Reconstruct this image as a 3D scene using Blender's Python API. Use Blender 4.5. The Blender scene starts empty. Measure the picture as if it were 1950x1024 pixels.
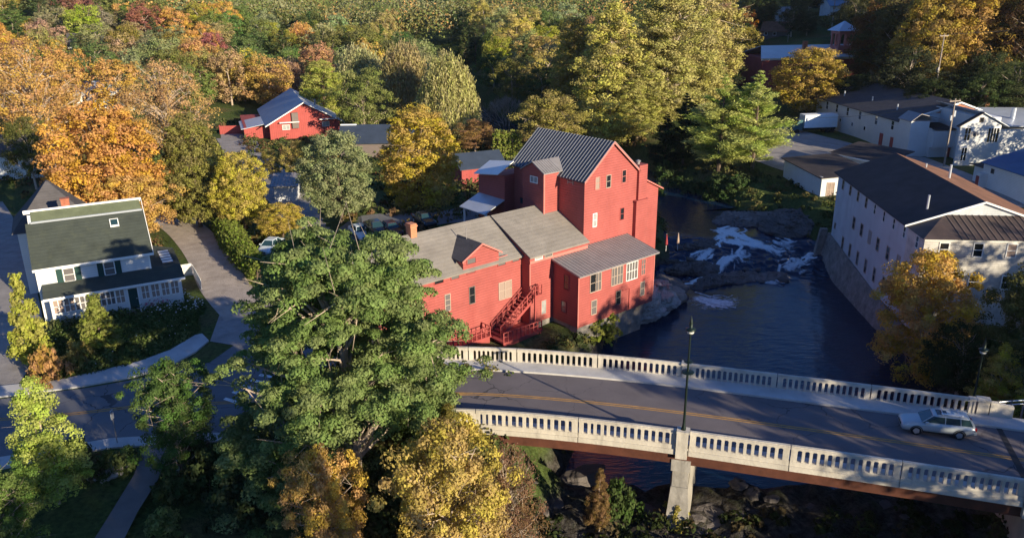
import bpy, math, random
import numpy as np
from mathutils import Vector, Matrix
rad=math.radians; PI=math.pi
S=bpy.context.scene
COL=S.collection
# ------------------------------------------------------------------ camera, world, sun, exposure
CAM_H=30.0; F=1529.4; PIT=.33903; ROL=.00794          # focal length and picture measures for a 1950 x 1024 frame
cp,sp=math.cos(PIT),math.sin(PIT)
_r0=np.array([1,0,0.]); FW=np.array([0,cp,-sp]); _d0=np.array([0,-sp,-cp])
_c,_s=math.cos(ROL),math.sin(ROL)
RR=_c*_r0+_s*_d0; DD=-_s*_r0+_c*_d0
cam=bpy.data.cameras.new('camera'); co=bpy.data.objects.new('camera',cam); COL.objects.link(co)
cam.sensor_width=36; cam.lens=36*F/1950; cam.clip_start=.5; cam.clip_end=9000
m=Matrix(((RR[0],-DD[0],-FW[0],0),(RR[1],-DD[1],-FW[1],0),(RR[2],-DD[2],-FW[2],CAM_H),(0,0,0,1)))
co.matrix_world=m; S.camera=co
SUN_AZ,SUN_EL=-46.4,14.5
w=bpy.data.worlds.new('World'); S.world=w; w.use_nodes=True
nt=w.node_tree; sky=nt.nodes.new('ShaderNodeTexSky'); sky.sky_type='NISHITA'; sky.sun_disc=False
sky.sun_elevation=rad(SUN_EL); sky.sun_rotation=rad(90-SUN_AZ); sky.air_density=1.1; sky.dust_density=.3; sky.ozone_density=3.5
bg=nt.nodes['Background']; tint=nt.nodes.new('ShaderNodeVectorMath'); tint.operation='MULTIPLY'; tint.inputs[1].default_value=(.80,1.12,1.75); nt.links.new(sky.outputs[0],tint.inputs[0]); nt.links.new(tint.outputs[0],bg.inputs[0]); bg.inputs[1].default_value=.053
sl=bpy.data.lights.new('sun','SUN'); sl.energy=5.0; sl.angle=rad(.5); sl.color=(1,.85,.60)
so=bpy.data.objects.new('sun',sl); COL.objects.link(so)
sd=Vector((math.cos(rad(SUN_EL))*math.cos(rad(SUN_AZ)),math.cos(rad(SUN_EL))*math.sin(rad(SUN_AZ)),math.sin(rad(SUN_EL))))
so.rotation_euler=sd.to_track_quat('Z','Y').to_euler()
S.view_settings.view_transform='Standard'; S.view_settings.look='None'; S.view_settings.exposure=.88; S.view_settings.gamma=1
S.render.engine='CYCLES'; S.cycles.max_bounces=6; S.cycles.transparent_max_bounces=4; S.cycles.diffuse_bounces=3
# ------------------------------------------------------------------ measuring helpers (picture point -> real place)
def ray(x,y): return (x-975)/F*RR+(y-512)/F*DD+FW
def P(x,y,z=0.):
    v=ray(x,y); t=(z-CAM_H)/v[2]; return np.array([0,0,CAM_H])+t*v
def proj(p):
    q=np.array(p,float)-[0,0,CAM_H]; k=q@FW; return 975+F*(q@RR)/k,512+F*(q@DD)/k,k
# ------------------------------------------------------------------ terrain height
def sstep(a,b,x): 
    t=np.clip((x-a)/(b-a),0,1); return t*t*(3-2*t)
CH=np.array([(2,-60,13),(6,0,14),(12,30,14),(17,46,14.5),(22,60,14.5),(26,76,15),(29.5,88,13),(31,97,12),(32.5,106,10.5),(32.5,116,8),(29.5,128,5.5),(26.5,142,5),(16,165,6),(2,190,6),(-7,216,6),(-20,262,6),(-30,330,6)],float)
def seg_dist(x,y,pts):
    best=np.full(np.shape(x),1e9); par=np.zeros(np.shape(x)); hw=np.zeros(np.shape(x))
    for i in range(len(pts)-1):
        ax,ay=pts[i][:2]; bx,by=pts[i+1][:2]; dx,dy=bx-ax,by-ay
        t=np.clip(((x-ax)*dx+(y-ay)*dy)/(dx*dx+dy*dy),0,1)
        d=np.hypot(x-ax-t*dx,y-ay-t*dy)
        k=d<best; best=np.where(k,d,best); par=np.where(k,i+t,par)
        if len(pts[0])>2: hw=np.where(k,pts[i][2]*(1-t)+pts[i+1][2]*t,hw)
    return best,par,hw
CTRL=np.array([ # x,y,z
(6.8,76.5,-3.6),(1.7,78.9,-4.4),(-2,77,-4.2),(-6,72.5,-3.4),(2,70,-5),(8,72,-6.2),(7.5,75.3,-3.9),(11,78.5,-4.4),(13.5,80.5,-5.2),(4,77,-3.9),(-9,68,-1.5),(12,80,-5.5),(-16,64,0),(-20,60,0),(-13,60,-.3),(-8,58.5,-.4),
(-3,90,-.5),(4,92,0),(-10,86,-.5),(-12,80,-2),(0,98,1.2),(-6,94,1.2),(10,96,-2.2),(14,92,-3.6),(16,90,-4),(18,97,-3.8),(-20,86,.6),(-19,93,1.4),(-16,96,1.7),(-10,100,1.8),(-4,104,1.9),(-12,110,.2),(-3,112,.8),(4,106,1.5),(-20,104,1.6),(10,112,-.5),(18,115,-2.5),(18,130,-2.5),(10,125,0),(0,125,0),
(-30,70,.3),(-30,78,0),(-36,66,.2),(-40,74,0),(-35,80,0),(-44,74,0),(-28,90,0),(-46,105,0),(-52,78,0),(-60,95,0),(-40,57,0),(-70,60,0),(-34,115,0),(-40,135,0),(-54,150,0),(-60,172,0),(-50,165,0),(-80,130,1),(-100,200,3),(-124,200,4),(-90,90,1),
(-26,50,0),(-24,40,-.4),(-15,42,-1.0),(-10,46,-1.4),(-12,50,-.8),(-5,44,-3),(-8,36,-3),(-20,30,-1),(-35,40,-.2),(-60,40,0),(-6,52,-2.6),(-3,56,-3),
(43,79,-4.0),(48,74,-3.6),(58,75,-3.2),(44,68,-4.2),(50,62,-2.5),(40,60,-4),(46,54,-.6),(38,54,-2.5),(52,50,0),(60,58,-.5),(42,100,-3.2),(45,110,-2.2),(48,121,-1.3),(41,120,-3),(38,138,-1.2),(34,142,-1.6),(46,150,-.4),(54,160,0),(60,165,0),(72,150,0),(70,175,0),(62,130,-.6),(60,110,-1.5),(62,95,-2.5),(74,136,0),(78,140,0),(73,121,-.1),(85,120,0),(90,100,-.5),(90,80,-1.5),(100,140,1),
(95,170,5),(110,200,12),(115,170,12),(130,150,14),(112,213,13),(130,230,19),(90,200,5),(88,240,7),(100,260,9),(74,240,3),(74,290,5),(107,278,12),(120,361,20),(150,250,32),(160,200,30),(150,300,32),
(0,160,0),(-20,150,0),(30,180,0),(50,190,1),(40,230,2),(0,230,0),(-40,220,1),(-20,280,3),(40,300,5),(-60,300,6),(-120,300,12),(-180,345,20),(0,350,10),(60,360,14),
(40,20,0),(60,20,1),(60,0,3),(0,450,26),(-250,450,45),(200,450,60),(0,700,60),(-500,700,80),(500,700,110),(300,300,70),(-300,200,25),(250,100,40),(-150,80,4),(150,50,8),(-100,-50,0),(100,-50,6),(0,1500,120),(1200,1200,150),(-1200,1200,130),(0,2500,150),
],float)
def base_h(x,y):
    num=0.;den=0.
    for cx,cy,cz in CTRL:
        d2=(x-cx)**2+(y-cy)**2+4.; wgt=1/d2**1.75; num=num+wgt*cz; den=den+wgt
    return num/den
ROADS=[[(-70,57),(-40,52.5),(-26,53),(-14,55),(-5,55.8)],[(-24,58),(-27,66),(-28.5,75),(-32,84),(-38,94),(-46,106),(-52,116)],[(-53,60),(-54,78),(-64,95),(-80,120)],
       [(-22,94),(-26.6,101.7),(-31.8,114),(-40.8,135),(-54.5,149),(-61,172)],[(35,47),(48,43.5),(75,36)]]
RW=[8,5,5,4,9]
def terr(x,y):
    x=np.asarray(x,float); y=np.asarray(y,float)
    h=base_h(x,y)
    mk=np.zeros(x.shape)
    for r,wd in zip(ROADS,RW):
        d,_,_=seg_dist(x,y,r); mk=np.maximum(mk,1-sstep(wd*.55,wd*1.1+1,d))
    h=h*(1-mk)
    d,par,hw=seg_dist(x,y,CH)
    bed=np.where(y>104,-6.2,-8.6); bed=np.where((y<53)&(y>-80),-6.25,bed)
    nz=.35*np.sin(x*1.7+y*.6)*np.sin(y*1.3-x*.4)+.25*np.sin(x*3.1+1)*np.sin(y*2.7)
    bed=bed+nz*np.where(y<53,1.3,.5)
    k=sstep(-1.5,6.5,d-hw)
    lo=np.minimum(h,bed+np.maximum(d-hw,0)*.35)
    return lo*(1-k)+h*k
def tz(x,y): return float(terr(np.array([x]),np.array([y]))[0])
def PT(px,py):
    """point of the terrain seen at a picture point"""
    z=0.
    for _ in range(12):
        p=P(px,py,z); z=.5*z+.5*tz(p[0],p[1])
    p=P(px,py,z); return Vector((p[0],p[1],tz(p[0],p[1])))
# ------------------------------------------------------------------ materials
MATS={}
def newmat(name):
    mt=bpy.data.materials.new(name); mt.use_nodes=True; n=mt.node_tree.nodes; l=mt.node_tree.links
    MATS[name]=mt; return mt,n,l,n['Principled BSDF']
def mat(name,c,rough=.8,*a_,**k_):
    cr=k_.pop('cracks',0); mt=mat0(name,c,rough,*a_,**k_)
    if cr:
        n=mt.node_tree.nodes; l=mt.node_tree.links; b=n['Principled BSDF']; src=b.inputs['Base Color'].links[0].from_socket; tc=n.new('ShaderNodeTexCoord'); nz=n.new('ShaderNodeTexNoise'); nz.inputs['Scale'].default_value=.8; nz.inputs['Detail'].default_value=6
        l.new(tc.outputs['Object'],nz.inputs['Vector']); ad=n.new('ShaderNodeVectorMath'); ad.operation='MULTIPLY_ADD'; ad.inputs[1].default_value=(1.6,1.6,0); l.new(nz.outputs['Color'],ad.inputs[0]); l.new(tc.outputs['Object'],ad.inputs[2])
        vo=n.new('ShaderNodeTexVoronoi'); vo.feature='DISTANCE_TO_EDGE'; vo.inputs['Scale'].default_value=cr; l.new(ad.outputs[0],vo.inputs['Vector']); lt=n.new('ShaderNodeMath'); lt.operation='LESS_THAN'; lt.inputs[1].default_value=.035*cr; l.new(vo.outputs['Distance'],lt.inputs[0])
        n5=n.new('ShaderNodeTexNoise'); n5.inputs['Scale'].default_value=.12; l.new(tc.outputs['Object'],n5.inputs['Vector']); gt=n.new('ShaderNodeMapRange'); gt.inputs[1].default_value=.46; gt.inputs[2].default_value=.56; gt.inputs[4].default_value=.75; l.new(n5.outputs[0],gt.inputs[0]); mu=n.new('ShaderNodeMath'); mu.operation='MULTIPLY'; l.new(lt.outputs[0],mu.inputs[0]); l.new(gt.outputs[0],mu.inputs[1])
        mx=n.new('ShaderNodeMix'); mx.data_type='RGBA'; l.new(mu.outputs[0],mx.inputs['Factor']); l.new(src,mx.inputs['A']); mx.inputs['B'].default_value=(.035,.035,.04,1); l.new(mx.outputs['Result'],b.inputs['Base Color'])
    return mt
def mat0(name,c,rough=.8,var=.18,scale=1.2,bump=.0,bscale=8,metal=0.,spec=.3,lines=None,lg=.32,ld=.05,stain=0.,c2=None,vert=False):
    """c base colour; var brightness variation by noise; lines=(spacing,axis) clapboard/board grooves; stain: streaks of wear in c2"""
    mt,n,l,b=newmat(name)
    tc=n.new('ShaderNodeTexCoord'); 
    nz=n.new('ShaderNodeTexNoise'); nz.inputs['Scale'].default_value=scale; nz.inputs['Detail'].default_value=8; nz.inputs['Roughness'].default_value=.65
    l.new(tc.outputs['Object'],nz.inputs['Vector'])
    mr=n.new('ShaderNodeMapRange'); mr.inputs[1].default_value=.3; mr.inputs[2].default_value=.7; mr.inputs[3].default_value=1-var; mr.inputs[4].default_value=1+var
    l.new(nz.outputs[0],mr.inputs[0])
    mx=n.new('ShaderNodeVectorMath'); mx.operation='SCALE'; mx.inputs[0].default_value=c
    l.new(mr.outputs[0],mx.inputs['Scale']); out=mx.outputs[0]
    if stain:
        mp=n.new('ShaderNodeMapping'); l.new(tc.outputs['Object'],mp.inputs[0]); mp.inputs['Scale'].default_value=(1,1,.12) if vert else (1,1,1)
        n2=n.new('ShaderNodeTexNoise'); n2.inputs['Scale'].default_value=scale*1.7; n2.inputs['Detail'].default_value=10; n2.inputs['Roughness'].default_value=.7
        l.new(mp.outputs[0],n2.inputs['Vector'])
        r2=n.new('ShaderNodeMapRange'); r2.inputs[1].default_value=.5; r2.inputs[2].default_value=.72; r2.inputs[3].default_value=0; r2.inputs[4].default_value=stain
        l.new(n2.outputs[0],r2.inputs[0])
        mm=n.new('ShaderNodeMix'); mm.data_type='RGBA'; l.new(r2.outputs[0],mm.inputs['Factor']); l.new(out,mm.inputs['A']); mm.inputs['B'].default_value=(*(c2 or [q*.5 for q in c]),1)
        out=mm.outputs['Result']
    l.new(out,b.inputs['Base Color'])
    b.inputs['Roughness'].default_value=rough; b.inputs['Metallic'].default_value=metal; b.inputs['Specular IOR Level'].default_value=spec
    h=None
    if bump:
        n3=n.new('ShaderNodeTexNoise'); n3.inputs['Scale'].default_value=bscale; n3.inputs['Detail'].default_value=6; l.new(tc.outputs['Object'],n3.inputs['Vector'])
        bp=n.new('ShaderNodeBump'); bp.inputs['Strength'].default_value=bump; bp.inputs['Distance'].default_value=.08; l.new(n3.outputs[0],bp.inputs['Height']); h=bp
    if lines:
        sx=n.new('ShaderNodeSeparateXYZ'); l.new(tc.outputs['Object'],sx.inputs[0])
        md=n.new('ShaderNodeMath'); md.operation='FRACT'; dv=n.new('ShaderNodeMath'); dv.operation='DIVIDE'; dv.inputs[1].default_value=lines[0]
        l.new(sx.outputs[lines[1]],dv.inputs[0]); l.new(dv.outputs[0],md.inputs[0])
        bp=n.new('ShaderNodeBump'); bp.inputs['Strength'].default_value=1; bp.inputs['Distance'].default_value=ld; l.new(md.outputs[0],bp.inputs['Height'])
        if h: l.new(h.outputs[0],bp.inputs['Normal'])
        h=bp
        # grooves collect a little grime, as on real boards
        gt=n.new('ShaderNodeMath'); gt.operation='LESS_THAN'; gt.inputs[1].default_value=.14; l.new(md.outputs[0],gt.inputs[0])
        ml=n.new('ShaderNodeMath'); ml.operation='MULTIPLY'; ml.inputs[1].default_value=lg; l.new(gt.outputs[0],ml.inputs[0])
        m2=n.new('ShaderNodeMix'); m2.data_type='RGBA'; l.new(ml.outputs[0],m2.inputs['Factor']); l.new(out,m2.inputs['A']); m2.inputs['B'].default_value=(*[q*.3 for q in c],1)
        l.new(m2.outputs['Result'],b.inputs['Base Color'])
    if h: l.new(h.outputs[0],b.inputs['Normal'])
    return mt
mat('red_siding',(.37,.097,.088),.8,.14,.5,.25,3,lines=(.28,2),stain=.6,c2=(.33,.075,.068),vert=True)
mat('red_boards',(.33,.07,.065),.8,.15,.6,.1,3,stain=.4,c2=(.3,.03,.03),vert=True)
mat('barn_red',(.40,.085,.075),.8,.15,.6,lines=(.4,0))
mat('red_trim',(.50,.17,.145),.7,.1,1)
mat('white_siding',(.74,.76,.78),.7,.06,.5,lines=(.22,2))
mat('weathered_white',(.62,.66,.70),.8,.12,.5,.1,4,lines=(.24,2),stain=.45,c2=(.40,.42,.43),vert=True)
mat('weathered_boards',(.62,.60,.57),.8,.25,.7,.2,4,lines=(.24,2),stain=.75,c2=(.30,.28,.26))
mat('white_trim',(.8,.8,.78),.6,.05,1)
mat('shingle_tan',(.235,.215,.195),.95,.18,.6,.5,14,lines=(.24,2),lg=.07,ld=.012,stain=.5,c2=(.22,.195,.165))
mat('shingle_dark',(.085,.08,.085),.95,.2,.8,.5,14,lines=(.24,2),lg=.12,ld=.012,stain=.3,c2=(.05,.05,.05))
mat('shingle_green',(.05,.06,.052),.95,.2,.7,.5,14,lines=(.24,2),lg=.12,ld=.012,stain=.4,c2=(.09,.10,.065))
mat('shingle_green_lit',(.12,.14,.085),.95,.2,.7,.5,14,stain=.25,c2=(.08,.10,.06))  # shingle_green lightened: the upper strip's sunlit tone is put into the colour
mat('roof_black',(.05,.041,.042),.9,.3,.5,.4,10,stain=.3,c2=(.06,.05,.05))
mat('roof_navy',(.04,.055,.085),.6,.2,.5,.2,6)
mat('roof_rust',(.23,.115,.07),.9,.3,.4,.3,6,stain=.7,c2=(.12,.06,.045),vert=False)
mat('tin_shaded',(.30,.35,.40),.6,.1,.5,spec=.4,stain=.3,c2=(.22,.25,.28))
mat('tin_white',(.62,.63,.62),.6,.08,.5,spec=.4)
mat('roof_brown',(.075,.055,.05),.7,.3,.6,.2,6,stain=.5,c2=(.14,.09,.07))
mat('seam_lit',(.16,.12,.10),.7,.2,1)  # lighter than the roof: sun catching the seams is put into the colour
mat('metal_dark',(.055,.065,.085),.42,.12,.6,metal=.3,spec=.5)
mat('metal_rib',(.30,.32,.36),.4,.1,1,metal=.5,spec=.5)
mat('metal_grey',(.30,.285,.29),.5,.12,.8,metal=.3,stain=.4,c2=(.2,.18,.18))
mat('metal_pale',(.52,.56,.62),.4,.1,.5,metal=.4,spec=.5)
mat('metal_blue',(.20,.30,.42),.45,.1,.5,metal=.35,spec=.5)
mat('metal_azure',(.05,.12,.25),.5,.15,.5,metal=.3)
mat('brick',(.42,.15,.09),.9,.25,3,.4,12,lines=(.16,2))
mat('brick_orange',(.55,.23,.13),.9,.15,3,.2,12,lines=(.16,2))
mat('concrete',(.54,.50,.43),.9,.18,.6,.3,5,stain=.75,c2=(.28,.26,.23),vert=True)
mat('pier_concrete',(.33,.31,.28),.9,.25,.7,.4,4,stain=.8,c2=(.15,.14,.125),vert=True)  # darker than the deck: the pier's shade is put into this colour
mat('concrete_walk',(.50,.49,.48),.92,.16,.4,.2,5,stain=.4,c2=(.25,.25,.25))
mat('stone_wall',(.24,.22,.20),.95,.4,1.1,1.,3,stain=.7,c2=(.10,.09,.08))
mat('rock',(.27,.235,.20),.95,.45,.9,1.,2.2,stain=.8,c2=(.12,.11,.10))
mat('rock_dark',(.12,.105,.10),.8,.45,.8,1.,2.5,stain=.6,c2=(.04,.04,.04))
mat('rock_brown',(.20,.165,.15),.9,.45,.8,1.,2.5,stain=.7,c2=(.09,.08,.075))
mat('rock_pale',(.33,.31,.29),.95,.3,1.5,.8,3,stain=.5,c2=(.2,.2,.19))
mat('girder_rust',(.10,.036,.022),.8,.3,1,.2,5,stain=.4,c2=(.08,.03,.02))
mat('asphalt',(.165,.168,.18),.9,.14,.35,.3,20,stain=.35,c2=(.10,.10,.11),cracks=.28)
mat('asphalt_bridge',(.16,.14,.145),.9,.13,.3,.3,20,stain=.4,c2=(.12,.105,.11),cracks=.28)
mat('gravel',(.31,.285,.27),.95,.22,.5,.7,10,stain=.5,c2=(.15,.135,.125))
mat('dirt',(.42,.36,.31),.95,.22,.5,.7,9,stain=.5,c2=(.2,.16,.12))
mat('path_pave',(.17,.16,.16),.9,.15,.6,.3,10)
mat('paint_yellow',(.50,.27,.07),.7,.3,2,stain=.5,c2=(.25,.16,.09))
mat('paint_white',(.72,.72,.72),.7,.15,2,stain=.4,c2=(.4,.4,.4))
mat('tar',(.03,.03,.033),.7,.2,2)
mat('lamp_green',(.010,.022,.018),.45,.1,2,metal=.4,spec=.5)
mat('lamp_glass',(.55,.55,.5),.3,.05,2)
mat('bark',(.13,.095,.07),.95,.35,2,.8,6)
mat('bark_pale',(.42,.34,.27),.95,.25,2,.6,6)
mat('bark_birch',(.62,.60,.56),.8,.25,2,.3,6)
mat('wood_grey',(.20,.17,.15),.9,.3,1,.3,5)
mat('pole_wood',(.30,.25,.21),.9,.2,1)
mat('dark_frame',(.16,.13,.12),.6,.1,2)
mat('tan_frame',(.42,.33,.27),.7,.1,2)
mat('white_frame',(.78,.78,.76),.5,.05,2)
mat('green_shutter',(.012,.05,.045),.6,.1,2)
mat('curtain',(.50,.38,.32),.8,.2,2)
mat('panel_grey',(.30,.30,.30),.5,.2,2)
mat('tyre',(.02,.02,.02),.85,.1,3)
mat('rim',(.62,.62,.62),.35,.05,3,metal=.7,spec=.5)
mat('paint_silver',(.45,.50,.52),.28,.03,1,metal=.25,spec=.6)
mat('paint_pale',(.60,.68,.74),.3,.03,1,metal=.1,spec=.6)
mat('paint_dark',(.025,.03,.04),.25,.05,1,metal=.2,spec=.6)
mat('paint_maroon',(.05,.012,.014),.28,.05,1,metal=.2,spec=.6)
mat('paint_teal',(.05,.12,.14),.3,.05,1)
mat('red_lamp',(.55,.02,.02),.3,.05,1)
mat('head_lamp',(.8,.8,.78),.15,.05,1)
mat('truck_white',(.72,.76,.80),.5,.05,.5)
mat('fabric_red',(.28,.04,.05),.8,.1,2)
mat('fabric_cream',(.38,.28,.22),.8,.1,2)
mat('flower_white',(.75,.72,.70),.8,.2,2)
mat('flower_pink',(.45,.05,.16),.8,.2,2)
def glass(name,c,rough=.08):
    mt,n,l,b=newmat(name); b.inputs['Base Color'].default_value=(*c,1); b.inputs['Roughness'].default_value=rough; b.inputs['Specular IOR Level'].default_value=.8
glass('glass_dark',(.015,.017,.02)); glass('glass_grey',(.14,.13,.13),.15); glass('glass_teal',(.02,.05,.06),.08); glass('glass_curtain',(.33,.25,.21),.2)
def leafmat(name,trans=.36):
    mt,n,l,b=newmat(name); n.remove(b)
    oi=n.new('ShaderNodeObjectInfo'); at=n.new('ShaderNodeAttribute'); at.attribute_name='var'
    sx=n.new('ShaderNodeSeparateColor'); l.new(at.outputs['Color'],sx.inputs[0])
    hs=n.new('ShaderNodeHueSaturation')
    mh=n.new('ShaderNodeMapRange'); mh.inputs[3].default_value=.488; mh.inputs[4].default_value=.535; l.new(sx.outputs[0],mh.inputs[0]); l.new(mh.outputs[0],hs.inputs['Hue'])
    mv=n.new('ShaderNodeMapRange'); mv.inputs[3].default_value=.85; mv.inputs[4].default_value=2.0; l.new(sx.outputs[1],mv.inputs[0]); l.new(mv.outputs[0],hs.inputs['Value'])
    ms=n.new('ShaderNodeMapRange'); ms.inputs[3].default_value=.86; ms.inputs[4].default_value=1.08; l.new(sx.outputs[0],ms.inputs[0]); l.new(ms.outputs[0],hs.inputs['Saturation'])
    l.new(oi.outputs['Color'],hs.inputs['Color'])
    d=n.new('ShaderNodeBsdfDiffuse'); t=n.new('ShaderNodeBsdfTranslucent'); mx=n.new('ShaderNodeMixShader'); mx.inputs[0].default_value=trans
    l.new(hs.outputs[0],d.inputs[0]); l.new(hs.outputs[0],t.inputs[0]); l.new(d.outputs[0],mx.inputs[1]); l.new(t.outputs[0],mx.inputs[2])
    l.new(mx.outputs[0],n['Material Output'].inputs[0]); return mt
leafmat('foliage')
# ------------------------------------------------------------------ objects
def tag(o,label=None,cat=None,group=None,kind=None):
    if label: o['label']=label
    if cat: o['category']=cat
    if group: o['group']=group
    if kind: o['kind']=kind
    return o
def thing(name,label,cat,loc=(0,0,0),ang=0,group=None):
    o=bpy.data.objects.new(name,None); COL.objects.link(o); o.location=loc; o.rotation_euler=(0,0,rad(ang)); o.empty_display_size=.3
    return tag(o,label,cat,group)
class MB:
    def __init__(s): s.v=[]; s.f=[]
    def poly(s,pts,flip=False):
        i=len(s.v); s.v+=[tuple(p) for p in pts]; r=list(range(i,i+len(pts))); s.f.append(r[::-1] if flip else r); return s
    def box(s,a,b):
        (x0,y0,z0),(x1,y1,z1)=a,b
        if x0>x1:x0,x1=x1,x0
        if y0>y1:y0,y1=y1,y0
        if z0>z1:z0,z1=z1,z0
        i=len(s.v); s.v+=[(x0,y0,z0),(x1,y0,z0),(x1,y1,z0),(x0,y1,z0),(x0,y0,z1),(x1,y0,z1),(x1,y1,z1),(x0,y1,z1)]
        s.f+=[[i,i+3,i+2,i+1],[i+4,i+5,i+6,i+7],[i,i+1,i+5,i+4],[i+1,i+2,i+6,i+5],[i+2,i+3,i+7,i+6],[i+3,i,i+4,i+7]]; return s
    def hexa(s,b,t):
        """four bottom and four top points in the same order"""
        i=len(s.v); s.v+=[tuple(p) for p in b]+[tuple(p) for p in t]; n=len(b)
        s.f+=[list(range(i,i+n))[::-1],list(range(i+n,i+2*n))]+[[i+k,i+(k+1)%n,i+n+(k+1)%n,i+n+k] for k in range(n)]; return s
    def prism(s,poly2,axis,a,b):
        """poly2 outline; axis 0: points are (y,z) swept along x; 1: (x,z) along y; 2: (x,y) along z"""
        def mk(p,q): return {0:(q,p[0],p[1]),1:(p[0],q,p[1]),2:(p[0],p[1],q)}[axis]
        return s.hexa([mk(p,a) for p in poly2],[mk(p,b) for p in poly2])
    def slab(s,top,th=.15):
        return s.hexa([(p[0],p[1],p[2]-th) for p in top],top)
    def tube(s,p0,p1,r0,r1=None,n=8,caps=True):
        r1=r0 if r1 is None else r1; p0=Vector(p0);p1=Vector(p1); d=(p1-p0)
        if d.length<1e-6: return s
        d.normalize(); u=d.orthogonal().normalized(); v=d.cross(u); i=len(s.v)
        for p,r in ((p0,r0),(p1,r1)):
            for k in range(n): a=2*PI*k/n; s.v.append(tuple(p+u*math.cos(a)*r+v*math.sin(a)*r))
        s.f+=[[i+k,i+(k+1)%n,i+n+(k+1)%n,i+n+k] for k in range(n)]
        if caps: s.f+=[list(range(i,i+n))[::-1],list(range(i+n,i+2*n))]
        return s
    def lathe(s,prof,c=(0,0,0),n=12):
        i=len(s.v)
        for r,z in prof:
            for k in range(n): a=2*PI*k/n; s.v.append((c[0]+r*math.cos(a),c[1]+r*math.sin(a),c[2]+z))
        for j in range(len(prof)-1):
            for k in range(n): s.f.append([i+j*n+k,i+j*n+(k+1)%n,i+(j+1)*n+(k+1)%n,i+(j+1)*n+k])
        s.f+=[list(range(i,i+n))[::-1],list(range(i+(len(prof)-1)*n,i+len(prof)*n))]; return s
    def mesh(s,name,m,smooth=False):
        me=bpy.data.meshes.new(name); me.from_pydata(s.v,[],s.f); me.materials.append(MATS[m])
        import bmesh
        bm=bmesh.new(); bm.from_mesh(me); bmesh.ops.recalc_face_normals(bm,faces=bm.faces); bm.to_mesh(me); bm.free()
        if smooth: me.shade_smooth()
        return me
    def build(s,name,m,parent=None,dz=0,smooth=False,bevel=0):
        o=bpy.data.objects.new(name,s.mesh(name,m,smooth)); COL.objects.link(o)
        if parent: o.parent=parent; o.location=(0,0,-dz)
        if bevel:
            b=o.modifiers.new('bevel','BEVEL'); b.width=bevel; b.segments=2; b.limit_method='ANGLE'
        return o
def copy_tree(o,parent=None):
    c=o.copy(); COL.objects.link(c); c.parent=parent
    for ch in list(o.children): copy_tree(ch,c)
    return c
class Bld:
    """a building: an Empty at its base; parts are written in (u along its front, w to its back, real height z)"""
    def __init__(s,name,label,cat,org,ang,zb,group=None):
        s.root=thing(name,label,cat,(org[0],org[1],zb),ang,group); s.zb=zb
        a=rad(ang); s.o=np.array([org[0],org[1],0.]); s.ub=np.array([math.cos(a),math.sin(a),0]); s.wb=np.array([-math.sin(a),math.cos(a),0])
    def add(s,mb,name,m,parent=None,**k):
        return mb.build(name,m,parent or s.root,dz=0 if parent else s.zb,**k)
    def W(s,u,w,z): return s.o+s.ub*u+s.wb*w+[0,0,z]
    def win(s,ax,pos,sg,a0,a1,z0,z1,pane='glass_dark',frame='tan_frame',nv=0,nh=1,fw=.07,name='window'):
        """ax 'w': wall at w=pos facing sg*w, a along u; ax 'u': wall at u=pos, a along w"""
        if a0>a1:a0,a1=a1,a0
        f=MB(); p0=pos; p1=pos+sg*.06
        def bx(x0,x1,y0,y1,q=p1):
            if ax=='w': f.box((x0,p0,y0),(x1,q,y1))
            else: f.box((p0,x0,y0),(q,x1,y1))
        bx(a0-fw,a0,z0-fw,z1+fw); bx(a1,a1+fw,z0-fw,z1+fw); bx(a0,a1,z1,z1+fw); bx(a0,a1,z0-fw,z0,pos+sg*.10)
        for k in range(1,nv+1): x=a0+(a1-a0)*k/(nv+1); bx(x-fw*.45,x+fw*.45,z0,z1,pos+sg*.045)
        for k in range(1,nh+1):
            z=z0+(z1-z0)*k/(nh+1)
            lo=a0
            for j in range(nv+1):
                hi=a0+(a1-a0)*(j+1)/(nv+1)-(fw*.45 if j<nv else 0); bx(lo,hi,z-fw*.35,z+fw*.35,pos+sg*.04); lo=hi+fw*.9
        o=s.add(f,name,frame)
        g=MB(); q=pos+sg*.015
        if ax=='w': g.poly([(a0,q,z0),(a1,q,z0),(a1,q,z1),(a0,q,z1)])
        else: g.poly([(q,a0,z0),(q,a1,z0),(q,a1,z1),(q,a0,z1)])
        pn=g.build('pane',pane,o); return o
    def ribs(s,mb,top,n,h=.05,wd=.05):
        """standing seams from edge top[0]-top[1] (low) to top[3]-top[2] (high)"""
        a,b,c,d=[Vector(p) for p in top]
        nm=(b-a).cross(d-a).normalized(); 
        if nm.z<0: nm=-nm
        for k in range(n+1):
            t=k/n; p=a.lerp(b,t); q=d.lerp(c,t); u=(b-a).normalized()*wd*.5
            mb.hexa([p-u,p+u,q+u,q-u],[p-u+nm*h,p+u+nm*h,q+u+nm*h,q-u+nm*h])
        return mb
def structure(o): o['kind']='structure'; return o
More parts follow.
